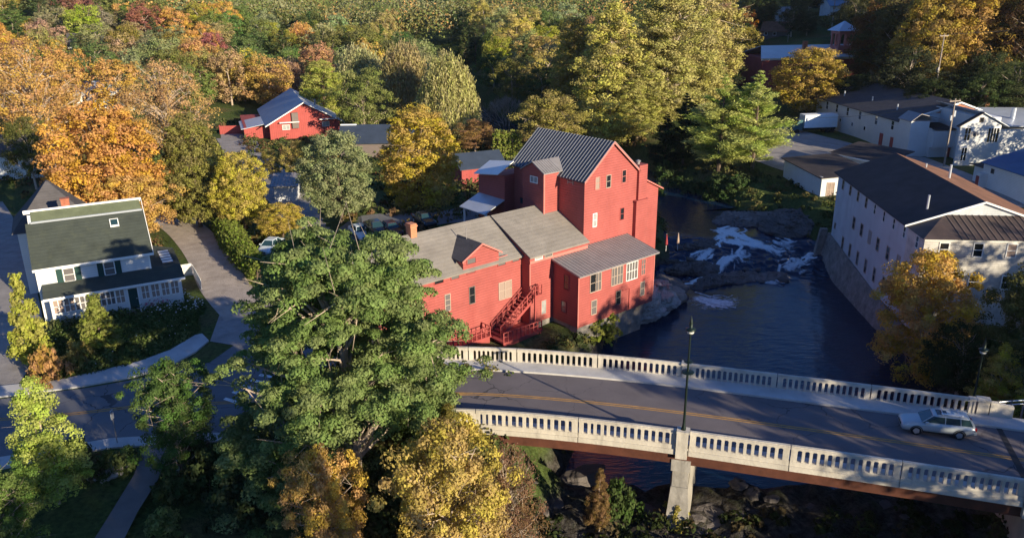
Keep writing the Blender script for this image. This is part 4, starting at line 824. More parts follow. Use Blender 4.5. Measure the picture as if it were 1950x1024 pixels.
Sw.add(MB().prism([(0,-.1),(4.2,-.1),(4.2,2.3),(0,2.3)],0,0,3.2),'wall','white_siding'); t=[(-.5,-.4,2.35),(3.6,-.4,2.35),(3.6,4.6,3.3),(-.5,4.6,3.3)]
ro=Sw.add(MB().slab(t,.1),'roof','metal_grey'); Sw.ribs(MB(),[(x,y,z+.002) for x,y,z in t],8,.05,.05).build('seam','metal_grey',ro)
# red station house with a bell cupola
Fs=Bld('red_hall','old red hall with grey metal roof and arched bell cupola','hall',tuple(P(1446,178,3)[:2]),8,0)
A=Fs.add
A(MB().box((0,0,0),(27,14,12)),'wall','red_boards')
A(MB().slab([(-.8,-.8,11.9),(16,-.8,11.9),(14,7,14.5),(2.5,7,14.5)],.15).slab([(16,-.8,11.9),(27.8,-.8,11.9),(27.8,7,14.5),(14,7,14.5)],.15).slab([(2.5,7,14.498),(27.8,7,14.498),(27.8,14.8,11.9),(-.8,14.8,11.9)],.15),'roof','tin_white')
A(MB().box((-.3,-.05,11.3),(27.3,-.001,11.7)),'cornice','white_trim')
cu=A(MB().box((21,1.0,12.2),(25.4,5.4,14.4)),'cupola_base','red_trim')
c2=MB()
for x in (21.1,22.9,24.8):
    for y in (1.1,3.0,4.9):
        if not(x==22.9 and y==3.0): c2.box((x,y,14.41),(x+.45,y+.45,17.4))
c2.box((21.0,1.0,17.41),(25.4,5.4,18.2))
for x in (21.35,23.2):
    for k in range(8):
        a=PI*k/8; c2.box((x+.9-.8*math.cos(a)-.1,1.05,16.6+.8*math.sin(a)),(x+.9-.8*math.cos(a)+.14,1.4,17.405))
c2.build('arcade','red_trim',cu)
A(MB().hexa([(20.2,.2,18.21),(26.2,.2,18.21),(26.2,6.2,18.21),(20.2,6.2,18.21)],[(23.1,3.1,20.6),(23.3,3.1,20.6),(23.3,3.3,20.6),(23.1,3.3,20.6)]),'cupola_roof','metal_pale')
A(MB().box((12,2,12.3),(13,3,15.8)),'chimney','brick')
# houses far off
def small_house(px,py,z,ang,L,Wd,h,rise,wall,roof,label,nm='house'):
    p=PT(px,py); z=p.z+1; b=Bld(nm,label,'house',(p[0],p[1]),ang,z-1.5)
    b.add(MB().prism([(0,z-1.5),(Wd,z-1.5),(Wd,z+h),(Wd/2,z+h+rise),(0,z+h)],0,0,L),'wall',wall)
    b.add(MB().slab([(-.5,-.5,z+h-.05),(L+.5,-.5,z+h-.05),(L+.5,Wd/2,z+h+rise+.2),(-.5,Wd/2,z+h+rise+.2)],.15).slab([(-.5,Wd/2,z+h+rise+.198),(L+.5,Wd/2,z+h+rise+.198),(L+.5,Wd+.5,z+h-.05),(-.5,Wd+.5,z+h-.05)],.15),'roof',roof)
    for k in range(max(1,int(L/3.5))): b.win('w',0,-1,1.2+k*3.2,2.2+k*3.2,z+h*.45,z+h*.85,'glass_dark','white_frame',0,0,.12)
    return b
small_house(1345,142,1,4,17,12,3,3.4,'dark_frame','roof_rust','brown roofed house half behind the tall poplars')
small_house(1448,82,8,-30,9,8,2.5,3.2,'dark_frame','roof_rust','steep brown roofed house left of the far village street')
small_house(1490,66,10,20,8,6,3,2.4,'weathered_white','metal_grey','pale house with a wide porch in the far village')
small_house(1575,64,12,10,9,7,2.5,2.6,'weathered_white','metal_blue','pale blue roofed house right of the far village street')
small_house(0,205,3,20,12,8,3.5,2.5,'white_siding','metal_pale','white house among the orange trees at the left edge')
small_house(150,215,3,25,12,9,3,2.4,'white_siding','metal_pale','white roofed house just behind the big orange maples')
small_house(135,120,6,20,14,10,4,3.5,'white_siding','shingle_dark','grey roofed house above the crimson tree')
small_house(-30,345,0,15,9,8,3,2.5,'white_siding','shingle_dark','white cottage in shade at the left edge below the orange trees')
0 and small_house(15,40,25,10,12,9,3,2.5,'white_siding','metal_pale','tiny white house high on the left horizon')
0 and small_house(990,24,22,5,12,9,3,2.0,'white_siding','metal_pale','tiny white roofed house far behind the poplars')
# ------------------------------------------------------------------ poles and wires
def pole(px,pyb,z,h,label,arm=2.4,m='pole_wood',lean=0):
    p=P(px,pyb,z); t=thing('utility_pole',label,'utility pole',(p[0],p[1],z-1),20)
    MB().tube((0,0,0),(lean,0,h+1),.17,.12).build('post',m,t)
    if arm: MB().box((-arm/2+lean,-.07,h+.5),(arm/2+lean,.07,h+.68)).tube((-arm/2+.2+lean,0,h+.68),(-arm/2+.2+lean,0,h+.9),.06).tube((arm/2-.2+lean,0,h+.68),(arm/2-.2+lean,0,h+.9),.06).build('crossarm',m,t)
    return t
pk=pole(1780,178,8,12,'tall utility pole standing against the wooded hillside'); MB().box((-.5,-.3,5.2),(-.15,.2,6.4)).build('transformer','metal_grey',pk)
pk=pole(1797,318,0,11.6,'utility pole in the factory lane with a transformer'); MB().tube((.3,0,9.6),(.3,0,10.6),.25).tube((-.35,0,9.0),(-.35,0,9.8),.2).build('transformer','metal_pale',pk)
pole(1533,78,10,12,'far utility pole by the village street'); pole(1583,62,14,11,'far utility pole beside the pale blue roof'); pole(1497,110,5,8,'thin pole above the red hall roof')
wr=MB()
def wire(a,b,sag=1.2,r=.035):
    a=Vector(a);b=Vector(b); pr=None
    for k in range(13):
        t=k/12; p=a.lerp(b,t); p.z-=sag*4*t*(1-t)
        if pr: wr.tube(pr,p,r,n=4,caps=False)
        pr=p
pA=P(1780,178,8); pA=(pA[0],pA[1],19.8)
wire(pA,tuple(np.array([60,250,9.])+0),2.0,.05); wire(pA,(210,190,32),2,.05)
tag(wr.build('power_line','tyre'),'thin power line crossing in front of the dark wooded hillside','power line'); wr=MB()
pB=P(1797,318,0); pB=(pB[0],pB[1],11.4); wire(pB,(88,150,9)); wire(pB,(50,148,7),1.2,.03)
tag(wr.build('power_line','tyre'),'thin sagging power line strung over the factory lane','power line')
# sign pole by the path, lower left
p=PT(224,845); t=thing('sign_pole','thin metal pole at the pavement edge near the path','pole',tuple(p)); MB().tube((0,0,0),(0,0,2.7),.035).build('post','metal_grey',t); MB().box((-.03,-.17,2.0),(.03,.17,2.65)).build('sign_plate','metal_pale',t)
# closed parasols by the rear of the red mill
for (px,py,lb,mm) in ((1268,478,'closed red and cream parasol left of the pair behind the mill','fabric_red'),(1290,476,'closed red and cream parasol right of the pair behind the mill','fabric_cream')):
    p=P(px,py,-2.4); t=thing('parasol',lb,'parasol',tuple(p)); t.scale=(.8,.8,.85); MB().tube((0,0,0),(0,0,2.7),.04).build('pole','white_trim',t); MB().lathe([(.05,.9),(.26,1.1),(.2,1.7),(.06,2.65)],n=9).build('canopy',mm,t)
# ------------------------------------------------------------------ vehicles
def car(label,loc,ang,paint,kind='estate',group=None,name='car'):
    r=thing(name,label,'car',loc,ang,group)
    # stations: x, half width low, half width belt, z low, z belt, half width top, z top
    T0=[(2.36,.62,.68,.34,.55,.60,.62),(2.28,.76,.80,.26,.60,.70,.74),(2.0,.83,.86,.24,.68,.74,.82),(1.2,.85,.88,.24,.78,.78,.95),(.9,.85,.88,.24,.82,.80,1.0),(-1.0,.85,.88,.24,.86,.80,1.03),(-1.9,.84,.87,.28,.86,.79,1.04),(-2.22,.80,.83,.34,.84,.74,1.0),(-2.36,.70,.76,.40,.74,.66,.9)]
    mb=MB(); n=10
    for (x,a,b_,z0,z1,c,z2) in T0:
        zm=(z0+z1)/2
        pr=[(-a*.9,z0),(-b_,zm*.9),(-b_,z1),(-c,z2-.03),(-c*.6,z2),(c*.6,z2),(c,z2-.03),(b_,z1),(b_,zm*.9),(a*.9,z0)]
        mb.v+=[(x,y,z) for y,z in pr]
    for j in range(len(T0)-1):
        for k in range(n): mb.f.append([j*n+k,j*n+(k+1)%n,(j+1)*n+(k+1)%n,(j+1)*n+k])
    mb.f+=[list(range(n)),list(range((len(T0)-1)*n,len(T0)*n))]
    body=mb.build('body',paint,r,smooth=False); 
    for p_ in body.data.polygons: p_.use_smooth=True
    rear=-2.2 if kind=='estate' else -1.55; rt=-1.95 if kind=='estate' else -.95
    gl=MB(); B=[(1.12,.74),(.9,.79),(rear+.1,.78),(rear,.70)]; Tt=[(.42,.52),(.2,.60),(rt+.1,.60),(rt,.52)]
    low=[(x,-y,.97) for x,y in B]+[(x,y,.97) for x,y in B[::-1]]; hi=[(x,-y,1.45) for x,y in Tt]+[(x,y,1.45) for x,y in Tt[::-1]]
    gl.hexa(low,hi); gl.build('glazing','glass_teal',r)
    rf_=MB().hexa([(x+.02,y*1.03,1.44) for x,y,z in hi],[(x*.96,y*.93,1.50) for x,y,z in hi]); rf_.build('roof',paint,r,smooth=False,bevel=.02)
    pl=MB()
    for s in (-1,1):
        pl.tube((1.12,s*.745,.97),(.42,s*.525,1.46),.035,n=5); pl.tube((rear+.03,s*.72,.97),(rt+.03,s*.54,1.46),.045,n=5); pl.tube((-.35,s*.80,.97),(-.35,s*.61,1.46),.028,n=5)
        if kind=='estate': pl.tube((-1.35,s*.79,.97),(-1.3,s*.605,1.46),.03,n=5)
        pl.tube((.95,s*.79,1.0),(rear+.1,s*.785,1.02),.022,n=5)
    pl.build('pillars',paint,r)
    for x in (1.42,-1.32):
        for s in (-1,1):
            wh=MB().tube((x,s*.66,.33),(x,s*.885,.33),.335,n=20).build('wheel','tyre',r)
            rm=MB().tube((x,s*.84,.33),(x,s*.893,.33),.2,n=16)
            for k in range(5):
                a=2*PI*k/5; c=Vector((x,s*.895,.33)); d=Vector((math.cos(a),0,math.sin(a))); rm.tube(c,c+d*.22,.04,.03,n=4)
            rm.build('rim','rim',wh)
            MB().lathe([(.385,-.02),(.40,.0),(.385,.02)],n=20).build if 0 else None
            ar=MB(); 
            for k in range(13):
                a=PI*k/12; ar.v+=[(x+.36*math.cos(a),s*.882,.33+.36*math.sin(a)),(x+.42*math.cos(a),s*.889,.33+.42*math.sin(a))]
            for k in range(12): ar.f.append([2*k,2*k+1,2*k+3,2*k+2])
            ar.build('wheel_arch','tyre',r)
    for s in (-1,1):
        MB().hexa([(2.18,s*.55,.58),(2.30,s*.55,.56),(2.10,s*.80,.58),(2.0,s*.80,.60)],[(2.05,s*.55,.76),(2.26,s*.55,.68),(2.05,s*.82,.72),(1.9,s*.8,.78)]).build('headlight','head_lamp',r)
        MB().box((-2.37,s*.50,.72),(-2.2,s*.80,.93)).build('tail_light','red_lamp',r)
        MB().box((.72,s*.86,.98),(.92,s*1.02,1.12)).build('wing_mirror',paint,r)
    MB().box((2.30,-.42,.46),(2.385,.42,.60)).build('grille','tyre',r)
    MB().box((-2.42,-.72,.40),(-2.3,.72,.58)).build('bumper',paint,r); MB().box((-2.435,-.22,.60),(-2.37,.22,.72)).build('number_plate','white_trim',r)
    MB().box((1.0,-.885,.27),(-.95,-.84,.36)).box((1.0,.84,.27),(-.95,.885,.36)).build('sill','tyre',r)
    if kind=='estate':
        rk=MB()
        for s in (-1,1): rk.tube((.1,s*.52,1.56),(-1.7,s*.52,1.56),.028,n=6)
        for s in (-1,1):
            for x in (.1,-.8,-1.7): rk.tube((x,s*.52,1.48),(x,s*.52,1.56),.025,n=5)
        for x in (-.2,-1.25): rk.tube((x,-.6,1.6),(x,.6,1.6),.03,n=6)
        rk.build('roof_rack','rim',r); MB().box((-.1,.36,1.6),(-1.5,.50,1.66)).build('roof_box','white_trim',r)
        MB().poly([(.15,-.38,1.512),(.15,.38,1.512),(-.55,.38,1.512),(-.55,-.38,1.512)]).build('sunroof','glass_dark',r)
    return r
a=np.array(P(1747,827,0.04));b=np.array(P(1824,836,.04)); d=a-b; an=math.degrees(math.atan2(d[1],d[0])); mid=(a+b)/2; nn=np.array([-d[1],d[0],0])/np.linalg.norm(d)*-1
cpos=mid+np.array([-math.sin(rad(an)),math.cos(rad(an)),0])*(-.82)
car('silver estate car with roof rack crossing the bridge',(cpos[0],cpos[1],.04),an,'paint_silver')
cw_=PT(686,452); car('white saloon car parked beside the gravel car park edge',(cw_[0],cw_[1],cw_[2]+.1),-62,'paint_pale','saloon')
for px,py,pt,lb in ((716,452,'paint_dark','dark saloon car parked next to the white one'),(745,454,'paint_maroon','dark maroon car parked third in the row behind the wing'),(808,436,'paint_dark','dark car parked right of the brick chimney')):
    c_=PT(px,py-8); car(lb,(c_[0],c_[1],c_[2]+.1),-62,pt,'saloon','cars parked behind the red mill')
c_=P(517,478,0); car('pale car parked by the hedge, half hidden by the big tree',(c_[0],c_[1],.04),-100,'paint_pale','saloon')
tk=thing('box_truck','white box truck parked at the left end of the factory','truck',tuple(P(1560,252,0)),8)
MB().box((-4.2,-1.25,1.2),(3.2,1.25,3.9)).build('cargo_box','truck_white',tk,bevel=.04)
MB().prism([(-6.6,.7),(-4.5,.7),(-4.5,2.9),(-5.3,2.9),(-5.9,1.9),(-6.6,1.7)],1,-1.1,1.1).build('cab','paint_teal',tk); MB().box((-6.2,-.9,.7),(3.1,.9,1.19)).build('chassis','tyre',tk)
MB().hexa([(-5.92,-1.0,1.95),(-5.92,1.0,1.95),(-5.88,1.0,1.95),(-5.88,-1.0,1.95)],[(-5.38,-.9,2.8),(-5.38,.9,2.8),(-5.3,.9,2.8),(-5.3,-.9,2.8)]).build('windscreen','glass_dark',tk)
for x in (-5.6,1.2,2.3):
    for s in (-1,1): MB().tube((x,s*.75,.5),(x,s*1.15,.5),.5,n=14).build('wheel','tyre',tk)
# ------------------------------------------------------------------ vegetation
def cards(C,Nn,size,asp=1.6,rs=None,up=None):
    """leaf sprays: pointed four-sided blades, centre C, normal Nn, half length size"""
    n=len(C); rs=rs or np.random
    Nn=Nn/np.maximum(np.linalg.norm(Nn,axis=1,keepdims=True),1e-6)
    t=rs.normal(size=(n,3)) if up is None else up+rs.normal(size=(n,3))*.25
    t=t-(t*Nn).sum(1,keepdims=True)*Nn; t/=np.maximum(np.linalg.norm(t,axis=1,keepdims=True),1e-6)
    b=np.cross(Nn,t); s=(size*(.6+.8*rs.rand(n)))[:,None] if np.ndim(size) else (size*(.6+.8*rs.rand(n)))[:,None]
    k=.25*rs.normal(size=(n,1))
    v=np.stack([C-t*s,C+b*s/asp+t*s*k,C+t*s+Nn*s*.25*rs.normal(size=(n,1)),C-b*s/asp+t*s*k],1).reshape(-1,3)
    f=np.arange(4*n).reshape(n,4); return v,f
def crown_clumps(rs,ncl,prof,z0,surf=.45,lobes=.18):
    """clump centres inside a crown whose radius at height t is prof(t)"""
    ts=rs.rand(ncl*6); keep=rs.rand(ncl*6)<np.array([prof(t) for t in ts])**1.2+.05; ts=ts[keep][:ncl]
    n=len(ts); az=rs.rand(n)*2*PI; ph=rs.rand(4)*6.28
    lob=1+lobes*(np.sin(3*az+ph[0]+4*ts)+.7*np.sin(5*az+ph[1]-6*ts))
    r=np.array([prof(t) for t in ts])*lob*np.power(rs.rand(n),surf)
    return np.stack([r*np.cos(az),r*np.sin(az),z0+(1-z0)*ts],1)
def leafy(name,seed,H,Rr,prof,z0,ncl,per,csize,crad,droop=0.,flat=.7,asp=1.6,surf=.45,lobes=.18,updir=None):
    """mesh in metres for a tree of height H and crown radius Rr"""
    rs=np.random.RandomState(seed); c=crown_clumps(rs,ncl,prof,z0,surf,lobes); c=c*[Rr,Rr,H]
    n=len(c); rc=crad*(.6+.8*rs.rand(n)); cc=np.repeat(c,per,0); rr=np.repeat(rc,per)
    d=rs.normal(size=(n*per,3)); out=cc*[1,1,0]; out/=np.maximum(np.linalg.norm(out,axis=1,keepdims=True),1e-6)
    d=d/np.linalg.norm(d,axis=1,keepdims=True)+out*.35+np.array([0,0,.35]); d/=np.linalg.norm(d,axis=1,keepdims=True)
    rad_=np.power(rs.rand(n*per),.4)
    p=cc+d*(rr*rad_)[:,None]*[1,1,flat]; p[:,2]-=droop*(rad_*rr)
    nrm=d+rs.normal(size=d.shape)*.38
    v,f=cards(p,nrm,csize,asp,rs,updir)
    cl=np.repeat(rs.rand(n),per); hgt=np.clip((p[:,2]/H-z0)/(1-z0),0,1)
    var=np.stack([np.clip(cl*.75+.25*rs.rand(n*per),0,1),np.clip(.5*np.repeat(rs.rand(n),per)+.5*rs.rand(n*per),0,1),hgt,np.ones(n*per)],1)
    return npmesh(name,v,f,'foliage',var),c
def limbs(name,rs,H,c,z0,r0,m='bark',k=14,trunk_top=.75,lean=(0,0),fine=0):
    mb=MB(); pts=[Vector((0,0,-.8))]
    for i in range(1,6):
        t=i/5; pts.append(Vector((lean[0]*t+.012*H*rs.normal(),lean[1]*t+.012*H*rs.normal(),H*trunk_top*t)))
    for i in range(5): mb.tube(pts[i],pts[i+1],r0*(1-.17*i),r0*(1-.17*(i+1)),n=7,caps=False)
    idx=rs.permutation(len(c))[:k]
    for j in idx:
        e=Vector(c[j]); zz=min(max(z0*H*.8,e.z-.35*math.hypot(e.x,e.y)-.12*H),H*trunk_top*.95); t=zz/(H*trunk_top)*5; i=min(4,int(t)); s=pts[i].lerp(pts[i+1],t-i)
        mid=s.lerp(e,.5)+Vector((rs.normal()*.03*H,rs.normal()*.03*H,.03*H)); r=r0*.32
        mb.tube(s,mid,r,r*.6,n=5,caps=False); mb.tube(mid,e,r*.6,r*.2,n=4,caps=False)
        for q in range(fine):
            e2=mid.lerp(e,.3+.6*rs.rand())+Vector(rs.normal(size=3)*.07*H); mb.tube(mid.lerp(e,.2+.4*rs.rand()),e2,r*.28,r*.06,n=3,caps=False)
    return mb.mesh(name,m)
def prof_round(t): return math.sqrt(max(0,1-((t-.42)/.6)**2)) if t>.42 else math.sqrt(max(0,1-((t-.42)/.48)**2))
def prof_oval(t): return math.sqrt(max(0,1-((t-.40)/.62)**2))**1.1
def prof_tall(t): return max(0,min(1,(t/.18)**.6))*max(0,1-t**2.4)**.6
def prof_pyr(t): return max(0.02,(1-t)**.8)*min(1,(t/.1+.4))
def prof_dome(t): return math.sqrt(max(0,1-t*t))
def prof_wide(t): return math.sqrt(max(0,1-((t-.5)/.55)**2))
TPL={}
def tpl(key,name,H,Rr,crown,trunk): TPL[key]=(name,H,Rr,crown,trunk)
def mk(key,name,seed,H,Rr,prof,z0,ncl,per,cs,cr,m='bark',r0=None,k=14,tt=.75,fine=0,**kw):
    me,c=leafy(key+'_crown',seed,H,Rr,prof,z0,ncl,per,cs,cr,**kw); rs=np.random.RandomState(seed+99)
    tpl(key,name,H,Rr,me,limbs(key+'_trunk',rs,H,c,z0,r0 or H*.022,m,k,tt,fine=fine))
for i in range(3): mk('maple%d'%i,'maple_tree',11+i,15,5.5,prof_round,.14,480,64,.145,.9,surf=.33,lobes=.10,k=12)
for i in range(3): mk('loose%d'%i,'broadleaf_tree',31+i,15,5.5,prof_round,.2,210,95,.155,1.2,surf=.5,lobes=.28,m='bark_pale',k=26,fine=2)
for i in range(2): mk('oval%d'%i,'broadleaf_tree',41+i,16,4.2,prof_oval,.08,460,60,.145,.85,surf=.33,lobes=.08)
for i in range(2): mk('tall%d'%i,'poplar_tree',51+i,30,6,prof_tall,.06,760,64,.185,1.15,surf=.5,lobes=.3,m='bark_pale',k=34,tt=.93,fine=1,droop=-.2)
mk('pyr0','young_tree',61,7,2.0,prof_pyr,.04,170,40,.13,.5,surf=.4,lobes=.1)
for i in range(4): mk('far%d'%i,'broadleaf_tree',71+i,15,5.8,prof_round if i%2 else prof_wide,.1,120,62,.24,1.4,surf=.4,lobes=.2,k=6,m='bark_pale')
for i in range(2): mk('twiggy%d'%i,'broadleaf_tree',81+i,16,7,prof_round,.15,300,46,.15,1.3,surf=.55,lobes=.2,m='bark_pale',k=90,tt=.7,fine=5)
for i in range(3): mk('bush%d'%i,'bush',91+i,2.2,1.6,prof_dome,.0,60,30,.13,.42,surf=.45,lobes=.25,k=4,tt=.3,r0=.05)
def pine(seed,H,Rr,nw,per,cs,z0=.12,droop=0.1,m='bark'):
    rs=np.random.RandomState(seed); tr=MB(); P_=[];N_=[];cl=[]
    tr.tube((0,0,-.8),(0,0,H*.97),H*.02,.03,n=7)
    for w_ in range(nw):
        t=w_/(nw-1); z=H*(z0+(1-z0)*t*.97); L=Rr*(min(1,.6+t*2.0) if t<.2 else (1-t)**.95*1.25+.03); nb=6 if t<.8 else 4
        for b in range(nb):
            a=rs.rand()*6.28; l=L*(.5+.75*rs.rand()); d=np.array([math.cos(a),math.sin(a),.22+.3*t]); e=np.array([0,0,z])+d*l
            tr.tube((0,0,z),tuple(e),.07,.02,n=4,caps=False); m_=int(per*(l/Rr+.15))+3
            s=.22+.8*rs.rand(m_)**.8; q=np.array([0,0,z])+d*(l*s)[:,None]; side=rs.normal(size=(m_,3))*(.07*l+.09)*np.array([1,1,.4])*(.4+s)[:,None]
            P_.append(q+side); nn=rs.normal(size=(m_,3))*.5+[0,0,.9]; N_.append(nn); cl.append(np.full(m_,rs.rand()))
    P_=np.concatenate(P_);N_=np.concatenate(N_);cl=np.concatenate(cl); up=P_*[1,1,0]; up/=np.maximum(np.linalg.norm(up,axis=1,keepdims=True),.01); up=up+[0,0,.35]
    v,f=cards(P_,N_,cs,4.5,rs,up); n=len(P_)
    var=np.stack([cl,rs.rand(n),P_[:,2]/H,np.ones(n)],1); return npmesh('pine_crown',v,f,'foliage',var),tr.mesh('pine_trunk',m)
for i in range(2): a,b=pine(101+i,17,5,22,420,.22); tpl('pine%d'%i,'pine_tree',17,5,a,b)
for i in range(2): a,b=pine(105+i,16,4,18,30,.6); tpl('farpine%d'%i,'pine_tree',16,4,a,b)
def willow(seed,H,Rr,ns,per,cs):
    rs=np.random.RandomState(seed); P_=[];cl=[]
    for s in range(ns):
        a=rs.rand()*6.28; r=Rr*math.sqrt(rs.rand()); top=H*math.sqrt(max(.05,1-(r/Rr)**2*.75))*(.85+.15*rs.rand()); L=H*(.25+.4*r/Rr)*(.6+.5*rs.rand())
        u=rs.rand(per); p=np.stack([np.full(per,r*math.cos(a)),np.full(per,r*math.sin(a)),top-L*u],1); p[:,0]+=.35*math.cos(a)*np.sqrt(u)*2; p[:,1]+=.35*math.sin(a)*np.sqrt(u)*2; p+=rs.normal(size=p.shape)*.22; P_.append(p); cl.append(np.full(per,rs.rand()))
    P_=np.concatenate(P_);cl=np.concatenate(cl);n=len(P_); N_=rs.normal(size=(n,3))+P_*[.15,.15,0]; up=np.tile([0,0,1.],(n,1)); v,f=cards(P_,N_,cs,2.6,rs,up)
    return npmesh('willow_crown',v,f,'foliage',np.stack([cl,rs.rand(n),P_[:,2]/H,np.ones(n)],1))
for i in range(2):
    me=willow(111+i,14,5.5,420,44,.25); tpl('willow%d'%i,'willow_tree',14,5.5,me,limbs('willow_trunk',np.random.RandomState(i),14,np.random.RandomState(i).normal(size=(12,3))*[2,2,.5]+[0,0,10],.3,.35,'bark_pale',10))
# clipped evergreen columns
me,c=leafy('column_crown',121,5,.8,lambda t:min(1,(1-t)*5+.15),.02,90,34,.12,.28,surf=.3,lobes=.05); tpl('column0','arborvitae',5,.8,me,limbs('column_trunk',np.random.RandomState(3),5,c,.02,.07,k=2))
# bare tree
def bare(seed,H,m='bark_pale'):
    rs=np.random.RandomState(seed); mb=MB()
    def br(p,d,l,r,dep):
        q=p+d*l; mb.tube(p,q,r,r*.6,n=5 if dep<2 else 3,caps=False)
        if dep>=5: return
        for k in range(3 if dep<3 else 3):
            nd=(d+Vector(rs.normal(size=3))*.38+Vector((0,0,.12))).normalized(); br(q,nd,l*(.62+.22*rs.rand()),r*.62,dep+1)
    for k in range(5): br(Vector((rs.normal()*.3,rs.normal()*.3,-.5)),Vector((rs.normal()*.25,rs.normal()*.25,1)).normalized(),H*.27,.13,0)
    return mb.mesh('bare_tree_branches',m)
BARE=bare(7,9)
# hero honey locust: layered sprays, visible forking limbs
HERO=PT(678,905); HS=[(545,450),(610,422),(660,425),(700,445),(760,450),(795,500),(790,535),(830,570),(860,620),(875,650),(900,700),(895,760),(860,795),(820,805),(780,840),(700,860),(640,880),(590,870),(560,895),(520,960),(480,955),(490,900),(440,860),(430,815),(470,780),(500,755),(500,700),(482,660),(455,650),(465,610),(470,580),(510,560),(515,510),(530,480)]
def inpoly(x,y,pl):
    k=False; n=len(pl)
    for i in range(n):
        x0,y0=pl[i];x1,y1=pl[(i+1)%n]
        if (y0>y)!=(y1>y) and x<(x1-x0)*(y-y0)/(y1-y0)+x0: k=not k
    return k
HCX=sum(p[0] for p in HS)/len(HS); HCY=sum(p[1] for p in HS)/len(HS); HS2=[(HCX-8+(x-HCX)*.84,HCY+(y-HCY)*.97-6) for x,y in HS]
def hero_crown():
    rs=np.random.RandomState(77); C=[]
    # limbs fan out; each carries flattened layers of sprays
    prof=lambda t:(min(1,(t/.14))**.6)*(1-max(0,(t-.30))/.76)**.62
    B=[]
    while len(B)<104:
        t=rs.rand(); a=rs.rand()*6.28; r=8.6*prof(t)*rs.rand()**.30; p=np.array([r*math.cos(a),r*math.sin(a)*.85,19.6*(.04+.95*t)]); q=proj(np.array(HERO)+p)
        if inpoly(q[0],q[1],HS2) and all(np.linalg.norm((p-o_)*[1,1,1.5])>1.42 for o_ in B): B.append(p)
        elif rs.rand()<.002: B.append(np.array([0,0,12.]))
    for p in B:
        R_=1.25+.75*rs.rand()
        for j in range(int(9*R_)):
            d=rs.normal(size=3)*[R_*.62,R_*.62,.30]; d[2]-=.18*(d[0]**2+d[1]**2)/R_; C.append(p+d)
    C=np.array(C); per=210; n=len(C); rc=.55+.35*rs.rand(n); cc=np.repeat(C,per,0); rr=np.repeat(rc,per); d=rs.normal(size=(n*per,3)); out=cc*[1,1,0]; out/=np.maximum(np.linalg.norm(out,axis=1,keepdims=True),1e-6)
    d=d/np.linalg.norm(d,axis=1,keepdims=True)+out*.3+np.array([0,0,.4]); d/=np.linalg.norm(d,axis=1,keepdims=True); k=rs.rand(n*per)**.4; p=cc+d*(rr*k)[:,None]*[1,1,.55]; p[:,2]-=.4*k*rr
    v,f=cards(p,d+rs.normal(size=d.shape)*.38,.105,1.9,rs); var=np.stack([np.clip(np.repeat(rs.rand(n),per)*.75+.25*rs.rand(n*per),0,1),np.clip(.5*np.repeat(rs.rand(n),per)+.5*rs.rand(n*per),0,1),p[:,2]/20,np.ones(n*per)],1)
    return npmesh('locust_crown',v,f,'foliage',var),C
me,c=hero_crown(); tpl('locust','honey_locust_tree',19,7.2,me,limbs('locust_trunk',np.random.RandomState(70),19,c,.10,.42,'bark_pale',95,.72,fine=3))
me,c=leafy('nearmaple_crown',17,13,4.6,prof_round,.12,240,150,.11,.85,surf=.6,lobes=.26,flat=.7); tpl('near0','maple_tree',13,4.6,me,limbs('near_trunk',np.random.RandomState(72),13,c,.14,.24,'bark_pale',60,.8,fine=3))
me,c=leafy('nearloose_crown',19,11,3.6,lambda t:prof_pyr(t)*.9+.1*prof_round(t),.14,180,130,.10,.72,surf=.55,lobes=.2,flat=.6); tpl('near1','young_tree',11,3.6,me,limbs('near_trunk',np.random.RandomState(73),11,c,.14,.15,'bark_pale',24,.85,fine=2))
# undergrowth is leaf stuff nobody could count
def plant(kind,pos,H,Rr,col,label=None,cat='tree',group=None,yaw=None,name=None,rs=random.Random(4)):
    nm,H0,R0,cm,tm=TPL[kind]; t=thing(name or nm,label,cat,tuple(pos),0,group); yaw=rs.random()*6.28 if yaw is None else yaw
    for part,me_ in (('trunk',tm),('crown',cm)):
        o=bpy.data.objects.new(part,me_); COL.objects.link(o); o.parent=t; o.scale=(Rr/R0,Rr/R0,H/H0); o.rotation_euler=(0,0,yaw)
        if part=='crown': o.color=(*col,1)
    return t
OCC=[]
def tree(kind,px,yb,yt,wpx,col,label,cat='tree',name=None,group=None,dz=0,yaw=None):
    """a tree whose foot is seen at (px,yb), whose tip reaches yt and whose crown is wpx wide in the photograph"""
    p=PT(px,yb); _,_,k=proj(p+Vector((0,0,5))); lo,hi=.5,60
    for _ in range(30):
        m_=(lo+hi)/2
        if proj((p.x,p.y,p.z+m_))[1]>yt: lo=m_
        else: hi=m_
    Rr=wpx*.5*k/F; OCC.append((p.x,p.y,Rr)); return plant(kind,(p.x,p.y,p.z-.1+dz),lo,Rr*.92,col,label,cat,group,yaw,name)
OR=(.42,.205,.055); OR2=(.40,.235,.075); TAN=(.32,.22,.12); YEL=(.42,.28,.03); YG=(.26,.25,.035); GR=(.085,.12,.035); GR2=(.13,.16,.045); OLV=(.17,.15,.045); SAGE=(.20,.20,.10); WIL=(.26,.25,.12); DK=(.035,.055,.02); RED=(.28,.06,.05); BRN=(.22,.12,.055); PINE=(.37,.38,.10)
OCC.append((HERO.x,HERO.y,7)); plant('locust',HERO,19,7.2,(.15,.19,.062),'big green honey locust hiding the left end of the bridge','tree',yaw=0)
tree('near0',862,1150,818,270,(.33,.235,.07),'yellow maple at the bottom centre below the big green tree')
tree('near0',630,1120,862,180,(.40,.24,.07),'small orange maple at the bottom, left of the yellow one')
tree('twiggy0',965,1090,850,150,(.15,.08,.05),'brown half bare tree beside the dark gap under the bridge')
